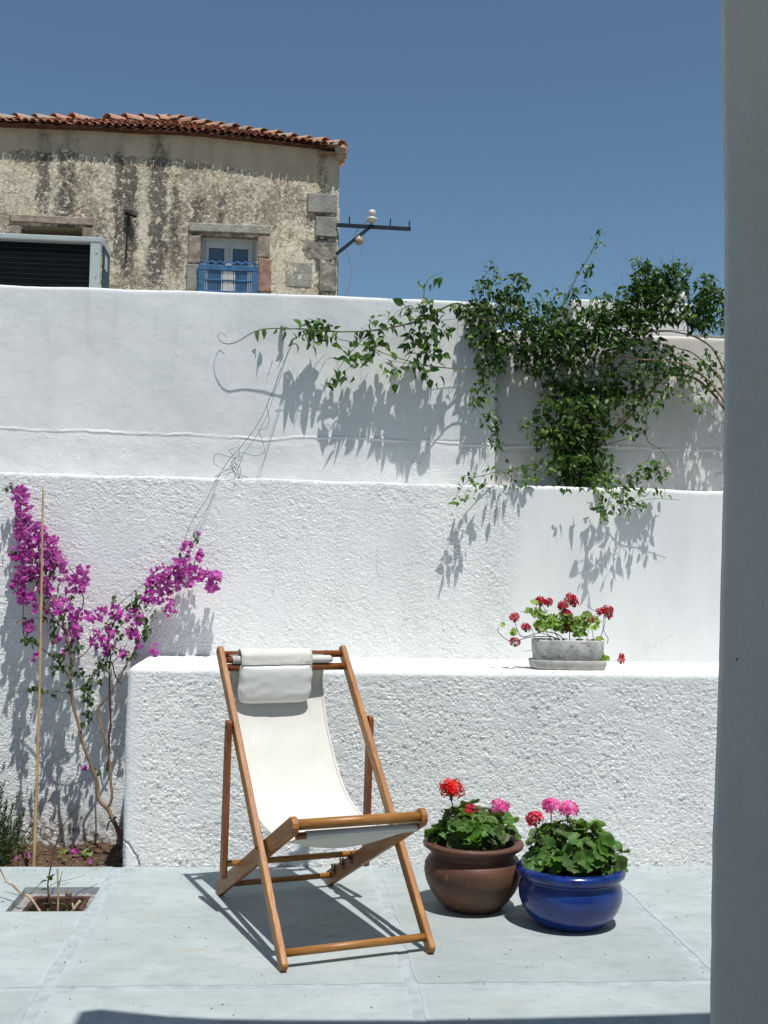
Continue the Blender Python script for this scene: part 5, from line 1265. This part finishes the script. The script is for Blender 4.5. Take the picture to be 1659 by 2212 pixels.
def umbel(c, r, n, mat, parent, label, flat=.75, stem_to=None, fs_=1.0):
    """flower head: ball of florets as parts, with calyx and stalk"""
    fh = thing('flower_head', None, None, tuple(Vector(c)-wloc(parent))); fh.parent = parent
    me = mesh_of('floret', MB().add(flv, flf), mat, True)
    ca = MB()
    for i in range(n):
        u = (i+.5)/n; ph = i*2.399; zc_ = 1-u*1.35; rr = math.sqrt(max(0, 1-zc_*zc_))
        d = Vector((rr*math.cos(ph), rr*math.sin(ph), zc_)); d = (d+Vector((random.gauss(0, .28), random.gauss(0, .28), random.gauss(0, .2)))).normalized(); r_ = r*random.uniform(.75, 1.22)
        q = Vector(c)+Vector((d.x*r_, d.y*r_, d.z*r_*flat))
        mt = Matrix.Translation(q) @ d.to_track_quat('Z', 'Y').to_matrix().to_4x4() @ Matrix.Rotation(random.uniform(0, 6), 4, 'Z') @ Matrix.Scale(random.uniform(.016, .023)*fs_, 4)
        inst('floret', me, mt, fh); ca.tube([Vector(c)-Vector((0, 0, r*.75)), q-d*.004], .0011, 3, False)
    ca.blob(Vector(c)-Vector((0, 0, r*.8)), .008, (1, 1, 1.2), 6, .2)
    obj('pedicels', ca, M['stem_g'], fh)
    if stem_to is not None:
        a = Vector(c)-Vector((0, 0, r*.8)); b = Vector(stem_to); m = MB(); q = twist([a, (a+b)/2+Vector((random.gauss(0, .006), 0, 0)), b], .002, 5); m.tube(q, .0026, 6); obj('stalk', m, M['stem_d'], parent, True)
def pot(name, label, cx_, cy_, prof, mat, soil_r, soil_z):
    t = thing(name, label, 'flower pot', (cx_, cy_, .003)); m = MB(); m.lathe(prof, (cx_, cy_, .003), 64, .004); obj('vessel', m, mat, t, True)
    m = MB(); n = 24; m.lathe([(.001, 0), (soil_r*.5, .008), (soil_r, 0), (soil_r, -.02)], (cx_, cy_, soil_z), 24)
    for i in range(60): an = random.uniform(0, 6.3); rr = soil_r*math.sqrt(random.random()); m.blob((cx_+rr*math.cos(an), cy_+rr*math.sin(an), soil_z+.004), random.uniform(.004, .010), (1, 1, .7), 6, .3)
    obj('soil', m, M['soil'], t)
    return t
k = N('brown_stoneware'); p = k.pos(); z3 = k.xyz(p)[2]
c = k.mix(k.mr(k.noise(k.map(p, (1, 1, 2.4)), 5, 5, .6), .34, .68), (.125, .052, .033), (.075, .037, .024))
c = k.mix(k.math('MULTIPLY', k.mr(k.noise(p, 3, 3), .5, .68), .5), c, (.10, .075, .042))
c = k.mix(k.math('MULTIPLY', k.mr(k.noise(k.map(p, (1, 1, 4), (3, 3, 3)), 9, 4, .7), .64, .70), k.mr(z3, .13, .02, 0, .75)), c, (.36, .33, .28))
c = k.mix(k.math('MULTIPLY', k.mr(k.noise(k.map(p, (1, 1, .5), (9, 3, 3)), 22, 5, .75), .60, .68), .4), c, (.26, .19, .14))
k.color(c).rough(k.mr(k.noise(p, 12, 4), .3, .7, .42, .62)); k.b.inputs['Specular IOR Level'].default_value = .35; k.bump(k.math('ADD', k.noise(k.map(p, (1, 1, 8)), 9, 4), k.noise(p, 120, 3)), .0010)
bp = pot('brown_pot', 'round brown glazed earthenware pot of geraniums beside the deck chair', .868, 5.185,
         [(.118, 0), (.128, .004), (.165, .042), (.196, .085), (.214, .125), (.222, .165), (.219, .198), (.205, .222), (.193, .233), (.190, .243), (.196, .256), (.214, .268), (.226, .278), (.229, .288), (.224, .297), (.208, .300), (.190, .296), (.182, .286), (.178, .262), (.174, .24)], k.m, .176, .266)
k = N('cobalt_glaze'); p = k.pos(); z3 = k.xyz(p)[2]
c = k.mix(k.mr(k.noise(k.map(p, (1, 1, .3)), 9, 5, .65), .35, .68), (.006, .030, .185), (.004, .017, .115))
c = k.mix(k.math('MULTIPLY', k.mr(k.noise(p, 26, 4, .7), .62, .70), k.mr(z3, .10, .01, .12, .6)), c, (.16, .17, .19))
c = k.mix(k.math('MULTIPLY', k.mr(k.noise(k.map(p, (6, 6, 1.2)), 6, 4, .7), .50, .66), k.mr(z3, .17, .24, 0, .8)), c, (.004, .006, .05))
k.color(c).rough(k.mr(k.noise(p, 8, 3), .3, .7, .16, .30)); k.b.inputs['Specular IOR Level'].default_value = .5; k.b.inputs['Coat Weight'].default_value = .25; k.b.inputs['Coat Roughness'].default_value = .12
k.bump(k.noise(k.map(p, (1, 1, 3)), 14, 4), .0015)
up_ = pot('blue_pot', 'round shiny cobalt blue glazed pot of geraniums, right of the brown pot', 1.258, 4.945,
          [(.138, 0), (.146, .004), (.182, .034), (.207, .070), (.222, .110), (.225, .145), (.217, .175), (.207, .190), (.206, .197), (.222, .205), (.233, .215), (.237, .229), (.233, .242), (.220, .249), (.205, .249), (.196, .242), (.192, .225), (.188, .20)], k.m, .190, .228)
def geranium(name, label, parent_c, rx, ry, h, zr, n, heads, big, extra=()):
    cx_, cy_ = parent_c; t = thing(name, label, 'plant', (cx_, cy_, zr-.03)); items = []; st = MB()
    for i in range(n):
        u = random.random(); ph = random.uniform(0, 6.283); el = math.asin(random.uniform(.02, 1)); k_ = random.uniform(.72, 1.05) if i < n*.8 else random.uniform(.4, .7)
        d = Vector((math.cos(el)*math.cos(ph), math.cos(el)*math.sin(ph), math.sin(el))); lump = 1+.22*mnoise.noise(Vector((d.x*2.2+cx_*5, d.y*2.2, d.z*2.2)))
        q = Vector((cx_+d.x*rx*k_*lump, cy_+d.y*ry*k_*lump, zr+.012+d.z*h*k_*lump))
        nm = (d*.8+Vector((0, -.25, .55))+Vector((random.gauss(0, .35), random.gauss(0, .35), random.gauss(0, .25)))).normalized()
        sz = random.uniform(.026, .046)*big
        mt = Matrix.Translation(q) @ nm.to_track_quat('Z', 'Y').to_matrix().to_4x4() @ Matrix.Rotation(random.uniform(0, 6.28), 4, 'Z') @ Matrix.Scale(sz, 4)
        items.append((mt, random.randrange(6), 0, -q.y)); b_ = Vector((cx_+d.x*rx*.25, cy_+d.y*ry*.25, zr-.02)); st.tube([b_, (b_+q)/2+Vector((0, 0, .012)), q], .0017, 4, False)
    for (x, y, Y, sz) in extra:
        q = at(x, y, Y); items.append((Matrix.Translation(q) @ Euler((random.uniform(-.3, .3), random.uniform(-.4, .4), random.uniform(0, 6))).to_matrix().to_4x4() @ Matrix.Scale(sz, 4), random.randrange(6), 0, 1))
        b_ = Vector((cx_, cy_, zr)); st.tube([b_, (b_+q)/2+Vector((0, 0, .02)), q], .0017, 4, False)
    scatter(items, gsh, [M['gleaf']], t, 'leaf', 'foliage', 300, att=True); obj('petioles', st, M['stem_g'], t)
    for (x, y, Y, r, nf, mt_) in heads:
        c = at(x, y, Y); umbel(c, r, nf, M[mt_], t, '', .8, (c.x*.75+cx_*.25+.01, c.y*.7+cy_*.3, zr+.03))
    return t
geranium('geranium', 'geranium with a tall red bloom and a pink bloom in the brown pot', (.872, 5.180), .195, .165, .140, .290, 115,
         [(975, 1706, 5.13, .050, 34, 'red'), (1017, 1748, 5.16, .020, 9, 'crim'), (1080, 1743, 5.18, .034, 18, 'pink')], 1.0, ((1000, 1765, 5.3, .03), (965, 1758, 5.2, .03), (1105, 1775, 5.15, .036), (943, 1790, 5.15, .036)))
geranium('geranium', 'geranium with pink blooms and one crimson bloom in the blue pot', (1.258, 4.940), .192, .170, .172, .240, 150,
         [(1190, 1741, 4.92, .030, 16, 'pink'), (1226, 1748, 4.90, .038, 22, 'pink'), (1157, 1770, 4.88, .030, 16, 'crim')], 1.08, ((1330, 1829, 4.95, .034), (1345, 1842, 4.92, .034), (1290, 1788, 4.95, .042), (1215, 1775, 5.0, .04), (1195, 1785, 5.0, .04), (1240, 1780, 5.0, .04)))

# ------------------------------------------------------------------ PLANTER BOX on the ledge
k = N('weathered_stone_planter'); p = k.pos()
c = k.mix(k.mr(k.noise(p, 16, 5, .65), .36, .64), (.56, .55, .52), (.38, .375, .35)); c = k.mix(k.math('MULTIPLY', k.mr(k.noise(k.map(p, (1, 1, 2)), 34, 5, .7), .55, .65), .8), c, (.13, .12, .09))
k.color(c).rough(.95); k.bump(k.noise(p, 60, 5, .7), .004); pm = k.m
pcn = at(1227, 1448, 6.06); pcx, pcy, pz = pcn.x, 6.075, 1.012
def stadium(prof, c, a=.19, b=.10, n=40):
    m = MB(); c = Vector(c)
    for (s_, z) in prof:
        for j in range(n):
            an = 2*math.pi*j/n; ca, sa = math.cos(an), math.sin(an); e = 4.0
            r_ = (abs(ca)**e+abs(sa)**e)**(-1/e); m.v.append(c+Vector(((a+s_)*ca*r_, (b+s_)*sa*r_, z))); m.a.append(0)
    for i in range(len(prof)-1):
        for j in range(n): q, w = i*n+j, i*n+(j+1) % n; m.f.append((q, w, w+n, q+n))
    m.f.append(tuple(range(n))[::-1]); m.f.append(tuple((len(prof)-1)*n+j for j in range(n))); return m
pt = thing('planter_box', 'weathered stone window box standing on its saucer on the ledge', 'flower pot', (pcx, pcy, pz))
saucer = obj('saucer', stadium([(-.005, 0), (.004, .003), (.013, .022), (.016, .046), (.014, .050), (.008, .050), (.006, .030)], (pcx, pcy, pz)), simple('pale_stone_saucer', (.52, .51, .46), .95, .15, 18, .003, 60), pt, True)
obj('trough', stadium([(-.012, .031), (-.010, .034), (.000, .10), (.002, .152), (.0, .158), (-.010, .158), (-.013, .140)], (pcx, pcy, pz)), pm, pt, True)
m = stadium([(-.014, .12), (-.014, .138)], (pcx, pcy, pz)); obj('soil', m, M['soil'], pt)
wg = thing('geranium', 'straggly geranium with pale leaves and crimson blooms in the stone planter', 'plant', (pcx, pcy, pz+.14))
items = []
for (x, y, rx, ry, n) in ((1180, 1335, 26, 16, 16), (1215, 1345, 34, 20, 36), (1195, 1355, 24, 12, 14), (1245, 1350, 26, 18, 26), (1265, 1335, 12, 10, 8), (1170, 1355, 16, 10, 9), (1160, 1325, 10, 8, 4), (1285, 1345, 8, 14, 6), (1153, 1300, 4, 3, 2), (1110, 1366, 5, 5, 3), (1083, 1351, 4, 3, 1), (1306, 1425, 5, 7, 3), (1294, 1383, 8, 6, 4), (1140, 1320, 8, 4, 3), (1250, 1370, 12, 6, 6)):
    for i in range(int(n*2.1)):
        an = random.uniform(0, 6.28); rr = math.sqrt(random.random()); q = at(x+rx*rr*math.cos(an), y+ry*rr*math.sin(an), random.uniform(6.0, 6.13))
        nm = Vector((random.gauss(0, .5), random.gauss(-.5, .4), random.uniform(.2, 1))).normalized()
        items.append((Matrix.Translation(q) @ nm.to_track_quat('Z', 'Y').to_matrix().to_4x4() @ Matrix.Rotation(random.uniform(0, 6.28), 4, 'Z') @ Matrix.Scale(random.uniform(.012, .021), 4), random.randrange(6), 0, 1))
scatter(items, gsh, [M['gleaf2']], wg, 'leaf', 'foliage', 300)
z8 = lambda x, y: (1044+x*.217, 1238.5+y*.217)
def wst(pts, r=.0028, mat='stem_d', Y=6.06): return stem([at(*z8(x, y), Y+.01*math.sin(i)) for i, (x, y) in enumerate(pts)], r, r*.6, M[mat], wg, .003, n=5)
wst([(830, 720), (760, 620), (600, 580), (500, 610), (390, 630), (340, 560), (318, 480)]); wst([(820, 720), (700, 640), (560, 630), (440, 640), (300, 680), (220, 650), (140, 570), (160, 540)])
wst([(1010, 720), (1040, 620), (1060, 450), (1040, 340), (1030, 300)], .0018); wst([(1130, 720), (1180, 600), (1215, 480), (1200, 420)], .0022); wst([(1230, 700), (1240, 650), (1195, 560), (1200, 430)], .0022); wst([(1030, 320), (1100, 370), (1140, 380)], .0014)
wst([(540, 720), (480, 540), (430, 500)], .0018); wst([(700, 720), (640, 600), (560, 520), (500, 480)], .002); wst([(860, 720), (860, 560), (830, 420)], .003); wst([(890, 720), (960, 640), (1010, 560)], .0022); wst([(1100, 720), (1090, 600), (1070, 500)], .002)
wst([(480, 760), (430, 775), (380, 770)], .0014, 'stem_g', 5.96); wst([(1200, 850), (1260, 875), (1330, 870), (1370, 820)], .0010, 'stem_g', 5.98); wst([(570, 400), (480, 385), (370, 380)], .0014, 'stem_g'); wst([(650, 380), (610, 350), (590, 300)], .0018, 'stem_g')
wst([(760, 660), (600, 600), (540, 590)], .002); wst([(790, 700), (720, 600), (700, 520)], .003); wst([(420, 640), (370, 625), (330, 600)], .0012, 'stem_g'); wst([(1060, 430), (1130, 500), (1190, 470)], .0012)
for (x, y, r, n) in ((570, 285, .026, 15), (645, 290, .020, 9), (800, 330, .028, 18), (870, 260, .030, 20), (830, 400, .022, 10), (910, 300, .018, 8), (310, 440, .022, 11), (425, 540, .022, 11), (315, 685, .022, 11), (1160, 380, .020, 9), (1240, 370, .026, 15), (1250, 420, .020, 8), (1370, 870, .014, 6), (1378, 820, .007, 3), (850, 490, .008, 3), (825, 560, .014, 5), (1075, 465, .010, 3)):
    umbel(at(*z8(x, y), 6.04), r, n, M['crim'], wg, '', .9, None, .8)
